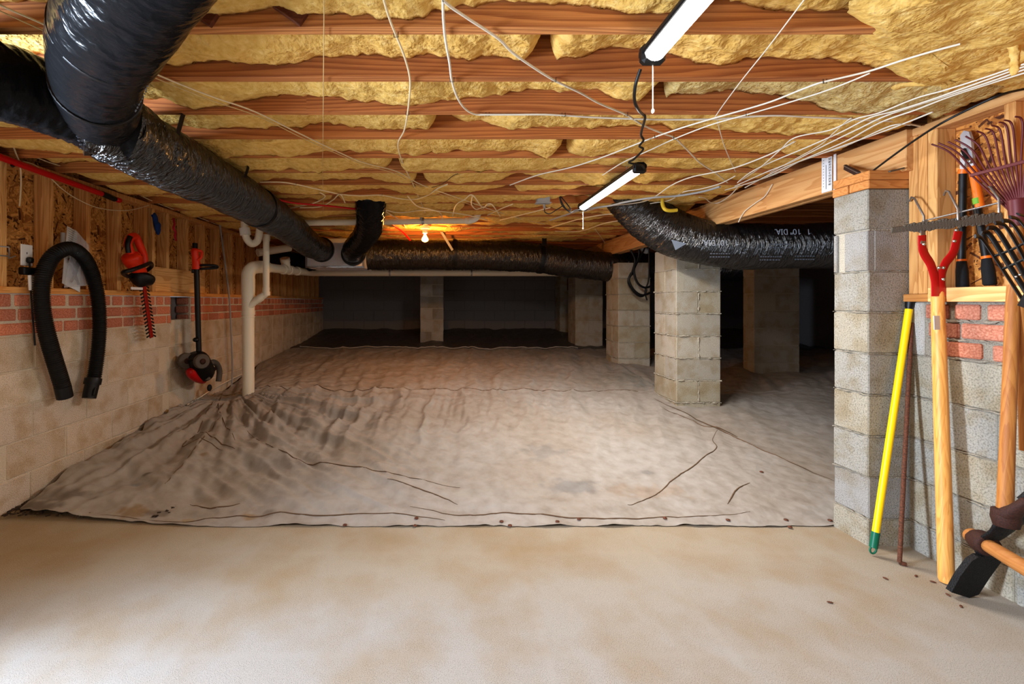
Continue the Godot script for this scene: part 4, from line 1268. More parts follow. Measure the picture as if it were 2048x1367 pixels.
	lw.call("white cable bowed across the left studs to a staple", [[45, 322], [70, 330], [95, 350], [125, 378], [155, 398], [195, 415], [240, 421], [270, 418], [298, 410]], 0.003, M.cable, -2.44)
	lw.call("short white cable end near the top of the left wall", [[0, 258], [25, 266], [45, 275], [68, 289]], 0.0035, M.cable, -2.44)
	lw.call("thin cable loop under the duct at the left", [[82, 283], [95, 298], [115, 310], [135, 317]], 0.003, M.cable, -2.40)
	lw.call("grey tube hanging down the left wall past the drain stack", [[438, 440], [444, 480], [452, 540], [459, 600], [463, 680], [465, 740], [462, 778]], 0.009, M.cable_grey, -2.40)
	var gnd := []
	for p in [[375, 812], [400, 797], [430, 778], [460, 762], [485, 750], [505, 742]]:
		gnd.append(S(p[0], p[1], -2.41) + Vector3(0, 0.015, 0))
	solo("cable", tube(smooth(gnd), 0.006, 7), M.cable_white, "white cord lying along the foot of the left wall", "cable")
	# cord between the shop lights
	var cd := path([[1281, 138, 1.47], [1271, 170, 1.50], [1269, 200, 1.55], [1277, 220, 1.65], [1285, 228, 1.95], [1290, 236, 2.0], [1282, 268, 2.2], [1287, 280, 2.25], [1279, 292, 2.3], [1286, 299, 2.35], [1268, 318, 2.45], [1258, 325, 2.5], [1282, 330, 2.56], [1288, 338, 2.64]], I)
	for i in cd.size():
		cd[i].y = minf(cd[i].y, EYE + 0.825)
	solo("electric_lead", tube(cd, 0.0055, 8), M.black, "black power cord linking the two shop lights", "cord")

# ------------------------------------------------------------------ left wall tools
func left_tools() -> void:
	# hose
	var hx := -2.385
	var h := thing("vacuum_hose", "ribbed black vacuum hose hanging in an arch on the left wall", "hose", S(145, 497, hx))
	var hp := even(path([[127, 778, hx], [117, 745, hx], [103, 700, hx], [90, 650, hx], [83, 600, hx], [86, 555, hx], [101, 518, hx], [124, 500, hx + 0.02], [146, 498, hx + 0.02], [168, 515, hx + 0.01], [184, 546, hx], [195, 590, hx], [199, 640, hx], [197, 690, hx], [190, 745, hx], [185, 765, hx]], S, 10), 0.0026)
	obj("ribbed_tube", tube(hp, 0.0405, 28, true, func(s, _a): return 0.0042 * sin(s * TAU / 0.0125)), M.black, h)
	obj("cuff", tube(PackedVector3Array([S(125, 772, hx), S(130, 794, hx)]), 0.044, 28), M.black, h)
	obj("cuff", lathe(S(187, 756, hx), S(178, 796, hx), [[0, 0.044], [0, 0.05], [0.3, 0.05], [0.32, 0.042], [1, 0.04]], 28), M.black, h)
	obj("catch", beam(S(192, 775, hx + 0.05), S(188, 790, hx + 0.05), 0.012, 0.02), M.black, h)
	var hk := thing("wall_hook", "bent wire hook carrying the vacuum hose", "hook", S(150, 505, -2.42))
	obj("wire", tube(path([[140, 500, -2.47], [146, 512, -2.40], [155, 505, -2.33]], S), 0.004, 7), M.zinc, hk)
	# outlet
	var o := thing("outlet_cover", "white outlet cover with a black plug on a stud", "outlet", S(53, 510, -2.47))
	obj("plate", box_mesh(S(53, 510, -2.474), Vector3(0.008, 0.125, 0.075), 0.003), M.white, o)
	obj("plug", box_mesh(S(60, 520, -2.455), Vector3(0.03, 0.035, 0.035), 0.008), M.black, o)
	obj("slot", box_mesh(S(54, 506, -2.469), Vector3(0.002, 0.012, 0.004), 0.0005), M.ink, o)
	obj("lead", tube(path([[59, 525, -2.45], [60, 545, -2.44], [62, 585, -2.44], [66, 640, -2.44], [70, 690, -2.45]], S), 0.005, 7), M.black, o)
	var ad := thing("power_adapter", "black adapter and white sleeve hanging below the outlet cover", "adapter", S(58, 545, -2.44))
	obj("case", box_mesh(S(56, 542, -2.455), Vector3(0.04, 0.045, 0.09), 0.006), M.black, ad)
	obj("sleeve", rod(S(59, 550, -2.43), S(61, 580, -2.43), 0.009, 10), M.white, ad)
	obj("tag", beam(S(68, 552, -2.45), S(66, 585, -2.45), 0.03, 0.003, Vector3.RIGHT), M.white, ad)
	# wire rack at the left edge
	var wr := thing("wire_rack", "zinc wire tool rack at the left edge of the view", "rack", S(8, 500, -2.46))
	obj("wire", tube(PackedVector3Array([S(-40, 488, -2.46), S(18, 494, -2.40), S(18, 516, -2.40), S(30, 512, -2.46)]), 0.004, 7), M.zinc, wr)
	obj("wire", tube(PackedVector3Array([S(-40, 508, -2.43), S(18, 512, -2.41)]), 0.004, 7), M.zinc, wr)
	# clear bag with leaflet and a small hand tool
	var b := thing("plastic_bag", "clear plastic bag with a folded leaflet behind the hose arch", "bag", S(145, 520, -2.45))
	var sheet := func(called: String, q: Array, m: Material, t: float) -> void:
		var st := begin()
		var v := []
		for p in q:
			v.append(S(p[0], p[1], p[2]))
		var nn := Vector3(t, 0, 0)
		quad(st, v[0], v[1], v[2], v[3], Vector3.RIGHT)
		quad(st, v[0] - nn, v[1] - nn, v[2] - nn, v[3] - nn, Vector3.LEFT)
		for i in 4:
			var a: Vector3 = v[i]
			var c: Vector3 = v[(i + 1) % 4]
			quad(st, a, c, c - nn, a - nn, ((a + c) / 2 - (v[0] + v[2]) / 2))
		obj(called, fin(st), m, b)
	sheet.call("leaflet", [[135, 452, -2.45], [155, 463, -2.45], [152, 500, -2.45], [131, 492, -2.45]], M.white, 0.004)
	sheet.call("leaflet", [[130, 505, -2.46], [162, 515, -2.46], [160, 584, -2.45], [125, 566, -2.45]], M.white, 0.004)
	for i in 7:
		sheet.call("print_line", [[137, 456 + i * 4.5, -2.447], [153, 465 + i * 4.5, -2.447], [153, 466 + i * 4.5, -2.447], [137, 457 + i * 4.5, -2.447]], M.cable_grey, 0.001)
	sheet.call("bag_film", [[150, 458, -2.43], [178, 490, -2.42], [180, 570, -2.42], [128, 575, -2.43]], M.bag, 0.001)
	var cl := begin()
	for q in [[[140, 515, 153, 545, 8.0]], [[158, 515, 150, 550, 9.0]], [[150, 548, 143, 565, 4.0]], [[151, 548, 157, 570, 4.0]]]:
		for e in q:
			cbox(cl, (S(e[0], e[1], -2.44) + S(e[2], e[3], -2.44)) / 2, Vector3(0.012, S(e[0], e[1], -2.44).distance_to(S(e[2], e[3], -2.44)), e[4] * 0.0032), 0.004, Basis(Vector3.RIGHT, atan2((e[2] - e[0]) * 1.6, e[3] - e[1])))
	obj("small_pliers", fin(cl), M.maroon, b)
	obj("grey_handle", rod(S(126, 465, -2.44), S(125, 490, -2.44), 0.012, 10), M.cable_grey, b)
	# red pole along the top plate
	var rp := thing("red_pole", "long red pole with a black end lying along the left top plate", "pole", S(120, 350, -2.42))
	obj("pole", tube(PackedVector3Array([S(-60, 288, -2.42), S(0, 314, -2.42), S(205, 388, -2.44)]), 0.019, 14), M.redtube, rp)
	obj("black_end", lathe(S(203, 387, -2.44), S(232, 399, -2.44), [[0, 0.02], [0.9, 0.02], [1, 0.012]], 14), M.black, rp)
	obj("red_tip", ball(S(237, 400, -2.44), Vector3(0.02, 0.02, 0.03)), M.redtube, rp)
	obj("hanger", tube(path([[20, 318, -2.47], [24, 332, -2.42], [30, 330, -2.46]], S), 0.006, 7), M.black, rp)
	# hedge trimmer
	var tx := -2.37
	var t := thing("hedge_trimmer", "orange-red hedge trimmer hanging blade down on the left wall", "hedge trimmer", S(275, 540, tx))
	obj("housing", tube(path([[259, 507, tx], [262, 513, tx], [268, 524, tx], [275, 535, tx], [283, 547, tx]], S, 6), [0.01, 0.03, 0.045, 0.055, 0.06, 0.064, 0.066, 0.067, 0.068, 0.068, 0.067, 0.066, 0.065, 0.064, 0.062, 0.06, 0.058, 0.056, 0.054, 0.052, 0.05, 0.048, 0.046, 0.044, 0.042], 22), M.redplastic, t)
	obj("rear_handle", tube(path([[262, 505, tx], [256, 488, tx], [262, 474, tx], [272, 474, tx], [279, 490, tx], [287, 510, tx], [288, 530, tx]], S, 8), 0.028, 14), M.redplastic, t)
	obj("trigger_grip", tube(path([[257, 505, tx + 0.03], [255, 488, tx + 0.03], [260, 473, tx + 0.03]], S, 8), 0.018, 12), M.black, t)
	obj("vent_slots", box_mesh(S(280, 515, tx + 0.055), Vector3(0.01, 0.05, 0.04), 0.006), M.black, t)
	obj("front_handle", tube(path([[249, 549, tx + 0.03], [247, 544, tx + 0.08], [262, 540, tx + 0.13], [285, 532, tx + 0.14], [301, 526, tx + 0.09], [302, 534, tx + 0.04], [285, 545, tx - 0.02], [262, 553, tx - 0.04], [249, 549, tx + 0.03]], S, 6), 0.015, 12, false), M.black, t)
	obj("hand_guard", tube(path([[286, 546, tx], [284, 556, tx], [281, 566, tx], [280, 574, tx]], S, 5), [0.03, 0.06, 0.075, 0.085, 0.09, 0.09, 0.088, 0.085, 0.08, 0.07, 0.06, 0.05, 0.04, 0.03, 0.02, 0.01], 22), M.black, t)
	obj("blade_bar", beam(S(287, 565, tx), S(303, 675, tx), 0.038, 0.012, Vector3.RIGHT), M.bladered, t)
	var te := begin()
	for i in 15:
		var f := 0.08 + i * 0.064
		var c := S(287, 565, tx).lerp(S(303, 675, tx), f)
		for s in [-1, 1]:
			cbox(te, c + Vector3(0, 0.004, s * 0.037), Vector3(0.007, 0.013, 0.044), 0.002, Basis(Vector3.RIGHT, s * 0.35))
	obj("teeth", fin(te), M.black, t)
	obj("hang_cord", tube(path([[268, 478, tx], [276, 466, tx], [277, 460, -2.45]], S), 0.003, 6), M.cable_white, t)
	obj("label_plate", beam(S(262, 576, tx + 0.02), S(285, 577, tx + 0.02), 0.008, 0.02), M.white, t)
	# stick edger
	var ex := -2.30
	var e := thing("lawn_edger", "red and black stick edger with wheels hung by its handle on the left wall", "edger", S(395, 540, ex))
	obj("shaft", rod(S(393, 535, ex), S(398, 712, ex), 0.024, 14), M.black, e)
	obj("grip", tube(path([[390, 496, ex], [390, 505, ex], [392, 520, ex], [393, 538, ex]], S, 5), [0.018, 0.026, 0.03, 0.034, 0.034, 0.033, 0.032, 0.032, 0.033, 0.034, 0.034, 0.035, 0.036, 0.037, 0.038, 0.038], 16), M.redplastic, e)
	obj("grip_end", rod(S(390, 486, ex), S(390, 498, ex), 0.022, 12), M.black, e)
	obj("trigger_loop", tube(path([[394, 500, ex + 0.02], [403, 503, ex + 0.05], [402, 515, ex + 0.05], [394, 520, ex + 0.02]], S), 0.012, 10), M.redplastic, e)
	obj("side_handle", tube(path([[396, 533, ex], [405, 530, ex + 0.06], [430, 531, ex + 0.16], [433, 535, ex + 0.16], [405, 537, ex + 0.06], [396, 537, ex]], S, 6), 0.013, 10), M.black, e)
	obj("collar", rod(S(383, 541, ex - 0.04), S(395, 541, ex), 0.022, 12), M.black, e)
	obj("clamp_knob", ball(S(392, 679, ex), Vector3(0.028, 0.022, 0.028)), M.black, e)
	obj("motor_housing", tube(path([[392, 704, ex], [394, 716, ex], [400, 732, ex], [409, 744, ex], [416, 750, ex]], S, 5), [0.04, 0.06, 0.075, 0.085, 0.09, 0.095, 0.1, 0.102, 0.104, 0.105, 0.105, 0.104, 0.102, 0.1, 0.098, 0.095, 0.09, 0.08, 0.07, 0.05, 0.02], 20), M.black, e)
	obj("lower_skirt", tube(path([[379, 738, ex - 0.02], [384, 748, ex - 0.02], [396, 756, ex - 0.02], [410, 762, ex - 0.02]], S, 5), [0.02, 0.03, 0.036, 0.04, 0.042, 0.042, 0.042, 0.042, 0.042, 0.042, 0.042, 0.04, 0.038, 0.034, 0.026, 0.012], 16), M.redpaint, e)
	for q in [[372, 721, -0.06, 0.072], [403, 722, 0.12, 0.066]]:
		var c := S(q[0], q[1], ex + q[2])
		var ax := Vector3(0.8, 0, 0.6).normalized()
		var wl := obj("wheel", lathe(c - ax * 0.024, c + ax * 0.024, [[0, 0.02], [0, q[3] - 0.01], [0.15, q[3]], [0.85, q[3]], [1, q[3] - 0.01], [1, 0.02]], 28), M.wheel, e)
		obj("hub", lathe(c - ax * 0.028, c + ax * 0.028, [[0, 0.01], [0, 0.026], [1, 0.026], [1, 0.01]], 18), M.ironrust, wl)
	obj("axle", rod(S(372, 721, ex - 0.06), S(403, 722, ex + 0.12), 0.01, 10), M.iron, e)
	var gd := S(430, 742, ex + 0.06)
	var gax := Vector3(0.75, 0, 0.66)
	obj("blade_guard", tube(path([[415, 758, ex + 0.05], [414, 735, ex + 0.05], [424, 724, ex + 0.06], [434, 728, ex + 0.06], [439, 742, ex + 0.06], [437, 762, ex + 0.06]], S, 6), 0.027, 12), M.wheel, e)
	obj("edger_blade", beam(S(416, 752, ex + 0.05), S(434, 733, ex + 0.05), 0.04, 0.006, Vector3.RIGHT), M.ironrust, e)
	obj("guide_foot", ball(S(419, 775, ex - 0.02), Vector3(0.02, 0.034, 0.03)), M.rubber, e)
	# bits of colour in the stud bays
	var bl := solo("blue_rag", tube(path([[308, 424, -2.5], [311, 440, -2.48], [315, 452, -2.47], [317, 466, -2.5]], S, 5), [0.01, 0.02, 0.03, 0.035, 0.036, 0.034, 0.03, 0.035, 0.04, 0.045, 0.045, 0.042, 0.04, 0.035, 0.03, 0.02], 12, true, func(s, a): return 0.008 * nf.get_noise_2d(s * 40.0, a * 2.0), Vector3.ZERO, 0.5), M.blue, "small blue rag stuck in a stud bay above the light board", "rag")
	solo("pink_cord", tube(path([[347, 437, -2.49], [349, 448, -2.46], [347, 456, -2.45], [351, 463, -2.46], [350, 472, -2.48], [352, 480, -2.5]], S, 5), 0.009, 8), M.pink, "knotted pink cord hanging in a left stud bay", "cord")

# ------------------------------------------------------------------ right wall tools
func right_tools() -> void:
	var yb := I(1746, 1100, 2.135)
	var yt := I(1818, 618, 2.195)
	var y := thing("broom_pole", "bright yellow pole with a green hanging cap leaning on the pilaster", "pole", yb)
	obj("pole", rod(yb.lerp(yt, 0.06), yt, 0.0145, 20), M.yellow, y)
	obj("threaded_tip", lathe(yt, yt.lerp(yb, -0.035), [[0, 0.012], [0.3, 0.016], [1, 0.019]], 16), M.black, y)
	obj("green_cap", rod(yb.lerp(yt, 0.012), yb.lerp(yt, 0.075), 0.0162, 20), M.green, y)
	var d := (yt - yb).normalized()
	var ring := PackedVector3Array()
	for i in 21:
		var a := TAU * i / 20
		ring.append(yb + d * (0.004 + 0.018 * cos(a)) + Vector3(1, 0, 0.2).normalized() * 0.0125 * sin(a))
	obj("hang_loop", tube(ring, 0.0042, 8, false), M.green, y)
	var rb := I(1799, 1124, 2.06)
	var rt := I(1823, 645, 2.19)
	var r := thing("rusty_rod", "thin rusty iron rod standing in the corner by the yellow pole", "rod", rb)
	obj("rod", rod(rb, rt, 0.0085, 12, 8), M.rust, r)
	obj("bent_foot", tube(PackedVector3Array([rb, rb + Vector3(0.02, -0.004, 0.01)]), 0.009, 10), M.rust, r)
	# weed cutter, upside down: wooden shaft, red yoke, serrated blade
	var wb := I(1893, 1164, 1.925)
	var wt := I(1874, 553, 2.02)
	var w := thing("weed_cutter", "upturned weed cutter with a pale wood shaft, red fork and toothed blade", "weed cutter", wb)
	obj("shaft", lathe(wb, wt, [[0, 0.022], [0.01, 0.026], [0.3, 0.0255], [0.8, 0.0235], [1, 0.0205]], 20), M.ash, w)
	obj("paper_label", beam(I(1873, 631, 1.972), I(1874, 659, 1.970), 0.034, 0.003, Vector3(0.2, 0, 1)), M.white, w)
	for s in [[[1871, 592], [1870, 560], [1862, 530], [1850, 510], [1845, 495], [1844, 470]], [[1884, 592], [1882, 555], [1890, 528], [1905, 508], [1911, 490], [1917, 462]]]:
		var q := PackedVector3Array()
		var n: int = s.size()
		for i in n:
			q.append(I(s[i][0], s[i][1], lerpf(2.0, 1.985, i / float(n - 1))))
		obj("fork_arm", tube(smooth(Array(q), 8), 0.019, 10, true, null, Vector3(0, 0, 1), 0.28), M.redpaint, w)
	for p in [[1877, 535], [1886, 535], [1886, 558], [1847, 488], [1908, 482], [1912, 460]]:
		var c := I(p[0], p[1], 1.972)
		obj("bolt", lathe(c, c + Vector3(0, 0, 0.008), [[0, 0.007], [0.6, 0.007], [1, 0.003]], 10), M.steel, w)
	var la := I(1782, 460, 2.04)
	var lb := I(2004, 434, 1.90)
	var st := begin()
	var n := 34
	var ax := (lb - la).normalized()
	var up := Vector3(0, 1, 0.55).normalized()
	for i in n:
		var t0 := float(i) / n
		var c := la.lerp(lb, t0 + 0.5 / n)
		var wd := 0.052 * (0.3 + 0.7 * smoothstep(0.0, 0.25, t0)) * (1.0 - 0.25 * smoothstep(0.9, 1.0, t0))
		cbox(st, c + up * rng.randf_range(-0.004, 0.004), Vector3(0.0115, wd * rng.randf_range(0.8, 1.1), 0.013), 0.003, Basis(ax, up, ax.cross(up)) * Basis(Vector3.BACK, 0.45))
	obj("toothed_blade", fin(st), M.dullsteel, w)
	obj("blade_core", beam(la, lb, 0.012, 0.026, up), M.dullsteel, w)
	obj("blade_tang", beam(I(1846, 488, 1.98), I(1846, 462, 1.995), 0.022, 0.004, Vector3.BACK), M.zinc, w)
	# wire rack
	var k := thing("wire_rack", "zinc wire hook rack on the post above the toothed blade", "rack", S(1850, 440, 2.24))
	obj("wire", tube(PackedVector3Array([S(1845, 442, 2.2), S(2003, 404, 2.2)]), 0.0038, 8), M.zinc, k)
	for q in [[1820, 402, 1823, 394, 1848, 432, 1848, 452], [1888, 390, 1892, 381, 1916, 418, 1916, 440], [1968, 366, 1975, 372, 1998, 398, 1998, 425]]:
		obj("hook", tube(PackedVector3Array([S(q[0], q[1], 2.245), S(q[2], q[3], 2.23), S(q[2] + 6, q[3] + 2, 2.21), S(q[4], q[5], 2.19), S(q[6], q[7], 2.19)]), 0.0042, 8), M.zinc, k)
	# loppers
	var lx := 2.325
	var l := thing("loppers", "black and orange long-handled loppers standing on the ledger board", "loppers", S(1935, 575, lx))
	for s in [[[1925, 575], [1923, 520], 0.021, "grip"], [[1980, 570], [1973, 515], 0.021, "grip"]]:
		obj("grip", lathe(S(s[0][0], s[0][1], 2.30), S(s[1][0], s[1][1], 2.30), [[0, 0.017], [0.05, 0.021], [0.6, 0.02], [1, 0.015]], 16), M.blackmatte, l)
	for s in [[1923, 522, 1923, 518], [1973, 517, 1972, 512]]:
		obj("grip_ring", rod(S(s[0], s[1], 2.30), S(s[2], s[3], 2.30), 0.0165, 14), M.orange, l)
	obj("handle", rod(S(1923, 519, 2.30), S(1926, 345, 2.31), 0.0135, 14), M.black, l)
	obj("handle", rod(S(1972, 513, 2.30), S(1953, 405, 2.305), 0.0135, 14), M.black, l)
	obj("orange_sleeve", rod(S(1960, 415, 2.295), S(1945, 333, 2.295), 0.0145, 14), M.orange, l)
	obj("green_band", rod(S(1956, 408, 2.293), S(1954, 396, 2.293), 0.0152, 14), M.lime, l)
	obj("joint_sleeve", rod(S(1925, 347, 2.305), S(1927, 338, 2.305), 0.0165, 14), M.orange, l)
	var bl := begin()
	var bz := S(1935, 300, 2.30)
	var bp := PackedVector2Array()
	for p in [[1922, 340], [1924, 300], [1923, 270], [1930, 261], [1940, 263], [1944, 275], [1946, 300], [1950, 332], [1940, 334], [1934, 315], [1930, 338]]:
		var v := S(p[0], p[1], 2.30)
		bp.append(Vector2(-(v.z - bz.z), v.y - bz.y))
	prism(bl, bp, -0.006, 0.006, Transform3D(Basis(Vector3(0, 0, -1), Vector3(0, 1, 0), Vector3(1, 0, 0)), bz))
	obj("jaws", fin(bl), M.jaw, l)
	var lk := begin()
	cbox(lk, S(1932, 312, 2.288), Vector3(0.008, 0.075, 0.018), 0.005, Basis(Vector3.RIGHT, -0.35))
	obj("gear_link", fin(lk), M.iron, l)
	obj("pivot_bolt", ball(S(1938, 322, 2.278), Vector3(0.008, 0.012, 0.012)), M.steel, l)
	# metal leaf rake
	var mx := 2.215
	var m := thing("leaf_rake", "maroon metal leaf rake with a fan of thin tines, hung tines up", "rake", S(2030, 425, mx))
	var tips := [[1863, 288, 1900, 305], [1877, 286, 1915, 305], [1896, 283, 1930, 303], [1910, 279, 1945, 300], [1931, 272, 1958, 292], [1954, 262, 1972, 275], [1971, 257, 1988, 268], [1984, 251, 2001, 262], [1999, 244, 2014, 256], [2009, 240, 2025, 252], [2031, 233, 2045, 245], [2052, 228, 2066, 240], [2075, 226, 2088, 240]]
	for i in tips.size():
		var q: Array = tips[i]
		var f := i / float(tips.size() - 1)
		var foot := [lerpf(2022, 2046, f), lerpf(424, 402, f)]
		var brace := [lerpf(1943, 2062, f), lerpf(350, 318, f)]
		obj("tine", tube(path([[q[0], q[1], mx - 0.03], [q[2], q[3], mx], [brace[0], brace[1], mx + 0.005], [foot[0], foot[1], mx]], S, 6), 0.0034, 6), M.maroon, m)
	obj("brace", beam(S(1940, 351, mx), S(2064, 319, mx), 0.006, 0.014, Vector3.UP), M.maroon, m)
	obj("socket", lathe(S(2034, 398, mx - 0.01), S(2038, 452, mx - 0.01), [[0, 0.022], [0.05, 0.026], [1, 0.024]], 16), M.maroon, m)
	obj("handle", rod(S(2037, 440, mx - 0.01), S(2048, 900, 2.24), 0.013, 12), M.oldwood, m)
	# black plastic rake
	var bx := 2.13
	var b := thing("shrub_rake", "black plastic rake head with flat tines at the right edge", "rake", S(2060, 620, bx))
	var bt := [[1950, 472, 1964, 478, 2000, 530, 2060, 622], [1962, 466, 1978, 468, 2012, 520, 2066, 605], [1975, 456, 1994, 460, 2026, 510, 2072, 590], [1990, 446, 2010, 451, 2038, 495, 2078, 575], [2005, 441, 2024, 446, 2050, 485, 2084, 560], [2020, 434, 2038, 440, 2062, 475, 2090, 545], [2036, 428, 2054, 436, 2074, 470, 2096, 535]]
	for q in bt:
		obj("tine", tube(path([[q[0], q[1], bx - 0.05], [q[2], q[3], bx - 0.01], [q[4], q[5], bx], [q[6], q[7], bx]], S, 6), 0.0085, 8, true, null, Vector3(1, 0, 0), 0.4), M.black, b)
	for q in [[1988, 512, 2062, 478], [2004, 538, 2076, 500]]:
		obj("web", tube(path([[q[0], q[1], bx], [(q[0] + q[2]) / 2.0, (q[1] + q[3]) / 2.0 + 3, bx], [q[2], q[3], bx]], S, 5), 0.005, 6), M.black, b)
	obj("root", beam(S(2054, 616, bx), S(2098, 540, bx), 0.05, 0.02, Vector3.RIGHT), M.black, b)
	for q in [[2032, 553], [2040, 549]]:
		obj("rivet", ball(S(q[0], q[1], bx - 0.012), Vector3(0.004, 0.005, 0.005), Basis(), 8, 6), M.steel, b)
	# mattocks
	var h2 := thing("mattock", "upright mattock with a long brown wood handle against the right wall", "mattock", I(2012, 1040, 1.73))
	obj("handle", lathe(I(2009, 1040, 1.715), I(2027, 570, 1.77), [[0, 0.023], [0.3, 0.021], [0.9, 0.0195], [1, 0.018]], 18), M.oldwood, h2)
	var o2 := I(2036, 1016, 1.67)
	obj("collar", lathe(I(2013, 1052, 1.70), I(2010, 1018, 1.705), [[0, 0.026], [0, 0.034], [0.5, 0.04], [1, 0.036], [1, 0.024]], 18), M.ironrust, h2)
	obj("head", tube(smooth([I(2006, 1042, 1.71), I(2020, 1028, 1.69), I(2038, 1016, 1.67), I(2062, 1002, 1.65)], 5), [0.012, 0.02, 0.028, 0.034, 0.037, 0.038, 0.036, 0.034, 0.032, 0.03, 0.029, 0.028, 0.028, 0.028, 0.028, 0.02], 14, true, func(s, a): return 0.003 * nf.get_noise_2d(s * 30.0, a * 1.5), Vector3.BACK, 0.7), M.ironrust, h2)
	obj("pick_tip", tube(PackedVector3Array([o2 + Vector3(0.01, 0.03, 0), o2 + Vector3(0.05, 0.10, 0.02), o2 + Vector3(0.12, 0.17, 0.05)]), [0.012, 0.009, 0.005], 8), M.iron, h2)
	var h1 := thing("mattock", "mattock resting on its wide blade with the handle lying along the wall", "mattock", I(1925, 1188, 1.85))
	var bd := begin()
	var zb := 1.80
	var poly := func(st2: SurfaceTool, q: Array, z: float, t: float, lean: float) -> void:
		var o := I(q[0][0], q[0][1], z)
		var pp := PackedVector2Array()
		for p in q:
			var v := I(p[0], p[1], z)
			pp.append(Vector2(v.x - o.x, v.y - o.y))
		prism(st2, pp, -t / 2, t / 2, Transform3D(Basis(Vector3.RIGHT, lean), o))
	poly.call(bd, [[1897, 1180], [1910, 1145], [1928, 1113], [1940, 1104], [1975, 1100], [1988, 1112], [1968, 1150], [1952, 1185], [1934, 1192]], 1.835, 0.022, 0.12)
	obj("adze_blade", fin(bd), M.iron, h1)
	var ha := I(1941, 1069, 1.88)
	var hb := I(2075, 1150, 1.60)
	obj("eye", tube(PackedVector3Array([ha.lerp(hb, 0.10), ha.lerp(hb, 0.10), ha.lerp(hb, 0.14), ha.lerp(hb, 0.2), ha.lerp(hb, 0.27), ha.lerp(hb, 0.32), ha.lerp(hb, 0.32)]), [0.024, 0.036, 0.042, 0.044, 0.043, 0.038, 0.026], 20, true, func(s, a): return 0.003 * nf.get_noise_2d(s * 40.0, a * 1.5)), M.ironrust, h1)
	var ey := ha.lerp(hb, 0.21)
	obj("neck", tube(smooth([I(1962, 1112, 1.825), I(1974, 1098, 1.815), ey], 5), [0.018, 0.03, 0.036, 0.04, 0.04, 0.04, 0.04, 0.038, 0.036, 0.034, 0.03], 14, true, null, Vector3.BACK, 0.5), M.iron, h1)
	obj("cutter_blade", tube(smooth([ey, I(1998, 1064, 1.775), I(2016, 1046, 1.75), I(2034, 1034, 1.73), I(2056, 1024, 1.71), I(2068, 1020, 1.70)], 5), [0.03, 0.034, 0.036, 0.037, 0.038, 0.039, 0.04, 0.042, 0.043, 0.044, 0.045, 0.047, 0.049, 0.05, 0.051, 0.052, 0.054, 0.055, 0.055, 0.056, 0.056, 0.056, 0.056, 0.055, 0.05, 0.04], 16, true, func(s, a): return 0.004 * nf.get_noise_2d(s * 25.0, a * 1.2), Vector3.BACK, 0.34), M.iron, h1)
	obj("handle", lathe(I(1941, 1069, 1.88), I(2075, 1150, 1.60), [[0, 0.02], [0.02, 0.03], [0.12, 0.029], [0.3, 0.026], [1, 0.028]], 18), M.hafted, h1)

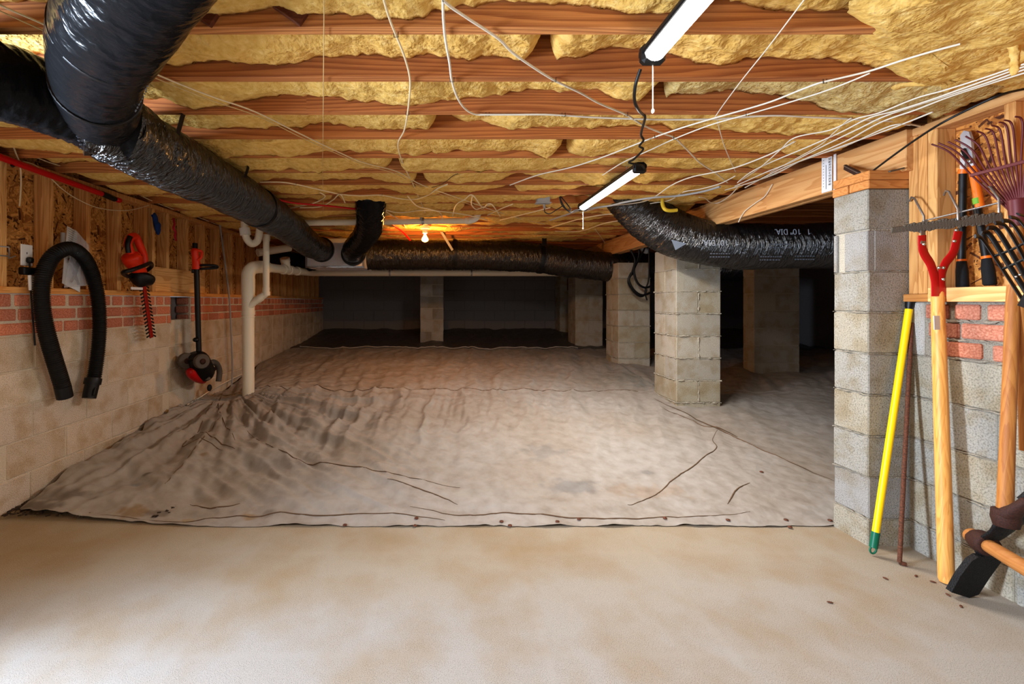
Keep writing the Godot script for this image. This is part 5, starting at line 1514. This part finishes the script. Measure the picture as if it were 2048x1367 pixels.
# ------------------------------------------------------------------ small things
func small_things() -> void:
	var gx := 2.214
	var t := thing("thermometer", "white plastic thermometer with black numbers on the girder", "thermometer", S(1655, 387, gx))
	obj("plate", box_mesh((S(1644, 350, gx) + S(1664, 346, gx)) / 2, Vector3(0.006, 0.205, S(1644, 350, gx).distance_to(S(1664, 346, gx))), 0.002), M.white, t)
	obj("side_strip", box_mesh(S(1670, 344, gx), Vector3(0.006, 0.205, 0.016), 0.002), M.white, t)
	obj("glass_tube", tube(PackedVector3Array([S(1652, 330, gx - 0.005), S(1652, 378, gx - 0.005)]), 0.002, 8), M.cable_grey, t)
	var nums := ["50", "40", "30", "20", "10", "0", "10", "20", "30", "40"]
	for i in nums.size():
		print_on(nums[i], 0.0115, M.ink, Transform3D(Basis(Vector3.UP, -PI / 2), S(1659, 318 + i * 5.6, gx - 0.0045)), t)
	var tk := begin()
	for i in 10:
		cbox(tk, S(1647, 321 + i * 5.8, gx - 0.0035), Vector3(0.001, 0.003, 0.006), 0.0002)
	obj("tick_marks", fin(tk), M.ink, t)
	var b := thing("metal_bracket", "small dark metal bracket sticking out of the girder above the plates", "bracket", S(1695, 338, 2.2))
	obj("channel", beam(S(1690, 334, 2.19), S(1718, 348, 2.10), 0.012, 0.028, Vector3.UP), M.ironrust, b)
	obj("rim", beam(S(1690, 331, 2.185), S(1718, 345, 2.095), 0.016, 0.004, Vector3.UP), M.zinc, b)
	solo("utility_knife", beam(I(1778, 343, 2.19), I(1808, 336, 2.19), 0.012, 0.008), M.dullsteel, "slim dark blade lying on the pier plates", "knife")
	var g := thing("control_box", "small grey plastic control box hanging from a far joist", "box", C(1085, 402))
	obj("case", box_mesh(I(1086, 400, 3.75), Vector3(0.105, 0.06, 0.06), 0.004), M.cable_grey, g)
	obj("lip", box_mesh(I(1086, 406, 3.74), Vector3(0.125, 0.008, 0.07), 0.002), M.cable_grey, g)
	obj("gland", rod(I(1088, 408, 3.74), I(1089, 417, 3.74), 0.010, 10), M.zinc, g)
	obj("lead", tube(path([[1089, 415, 3.74], [1090, 424, 3.74], [1100, 427, 3.74], [1115, 418, 3.74], [1128, 410, 3.74]], I), 0.004, 7), M.black, g)
	var cc := path([[1119, 394, 3.7], [1124, 410, 3.7], [1136, 421, 3.7], [1141, 418, 3.7], [1126, 398, 3.7], [1120, 394, 3.7], [1128, 412, 3.7], [1140, 424, 3.7], [1150, 420, 3.72], [1162, 419, 3.74]], I)
	solo("cord_coil", tube(cc, 0.0045, 7), M.black, "coiled black cord tied up beside the far shop light", "cord")
	solo("flex_pipe", tube(path([[1325, 396, 3.62], [1325, 408, 3.62], [1330, 418, 3.60], [1340, 421, 3.6], [1354, 420, 3.6]], I), 0.014, 10), M.yellowhose, "short yellow gas connector above the right duct", "pipe")
	# cords gathered at the second pier
	var k := thing("cord_harness", "tangle of black straps and cords hanging between the two lit piers", "cords", I(1285, 540, 5.5))
	for q in [[[1262, 485], [1262, 500], [1270, 520], [1264, 545], [1258, 560], [1268, 580], [1285, 590], [1305, 583]], [[1275, 480], [1278, 510], [1268, 540], [1275, 565], [1290, 575], [1306, 570]], [[1297, 480], [1285, 505], [1272, 530], [1264, 550]], [[1298, 478], [1298, 520], [1297, 560], [1290, 582], [1294, 600]], [[1262, 490], [1270, 480], [1285, 476], [1300, 486]], [[1262, 545], [1256, 565], [1272, 588], [1286, 592], [1294, 578]]]:
		var pts := []
		for p in q:
			pts.append(I(p[0], p[1], 5.58))
		obj("cord", tube(smooth(pts, 6), 0.014 if q.size() > 5 else 0.01, 8), M.black, k)
	obj("pale_bundle", tube(path([[1282, 490, 5.62], [1290, 500, 5.62], [1296, 500, 5.62]], I), 0.04, 10), M.cable_grey, k)
	var cr := begin()
	for i in 170:
		var x := -2.42 + 0.9 * pow(rng.randf(), 2.2)
		var z := 2.47 + rng.randf() * 0.12 + 0.25 * maxf(-2.05 - x, 0.0) * rng.randf()
		var sz := rng.randf_range(0.004, 0.013)
		cbox(cr, W(x, maxf(gh(x, z), -1.19) + 0.014, z), Vector3(sz * 1.8, 0.004, sz), 0.001, Basis(Vector3.UP, rng.randf() * TAU))
	var crumbs := solo("soil_crumbs", fin(cr), M.soil, "dark soil crumbs scattered at the left front corner of the sheet", "soil")
	crumbs.set_meta("kind", "stuff")
	# leaf litter on the slab near the right wall
	for p in [[1771, 1157, "lying right of the yellow pole's green cap"], [1832, 1152, "lying between the rusty rod and the pale wood shaft"], [1866, 1164, "close to the left of the pale wood shaft's foot"], [1896, 1190, "touching the floor in front of the pale wood shaft"], [1922, 1213, "in front of the mattock's wide blade"], [1660, 1205, "lying alone on the open slab left of the yellow pole"]]:
		var z: float = F * 1.19 / (p[1] - CY)
		var c := I(p[0], p[1], z) + Vector3(0, 0.003, 0)
		solo("dry_leaf", ball(c, Vector3(0.011, 0.003, 0.005), Basis(Vector3.UP, p[0] * 0.7), 8, 5), M.rust, "tiny brown leaf scrap " + p[2], "leaf", "leaf scraps by the right wall")
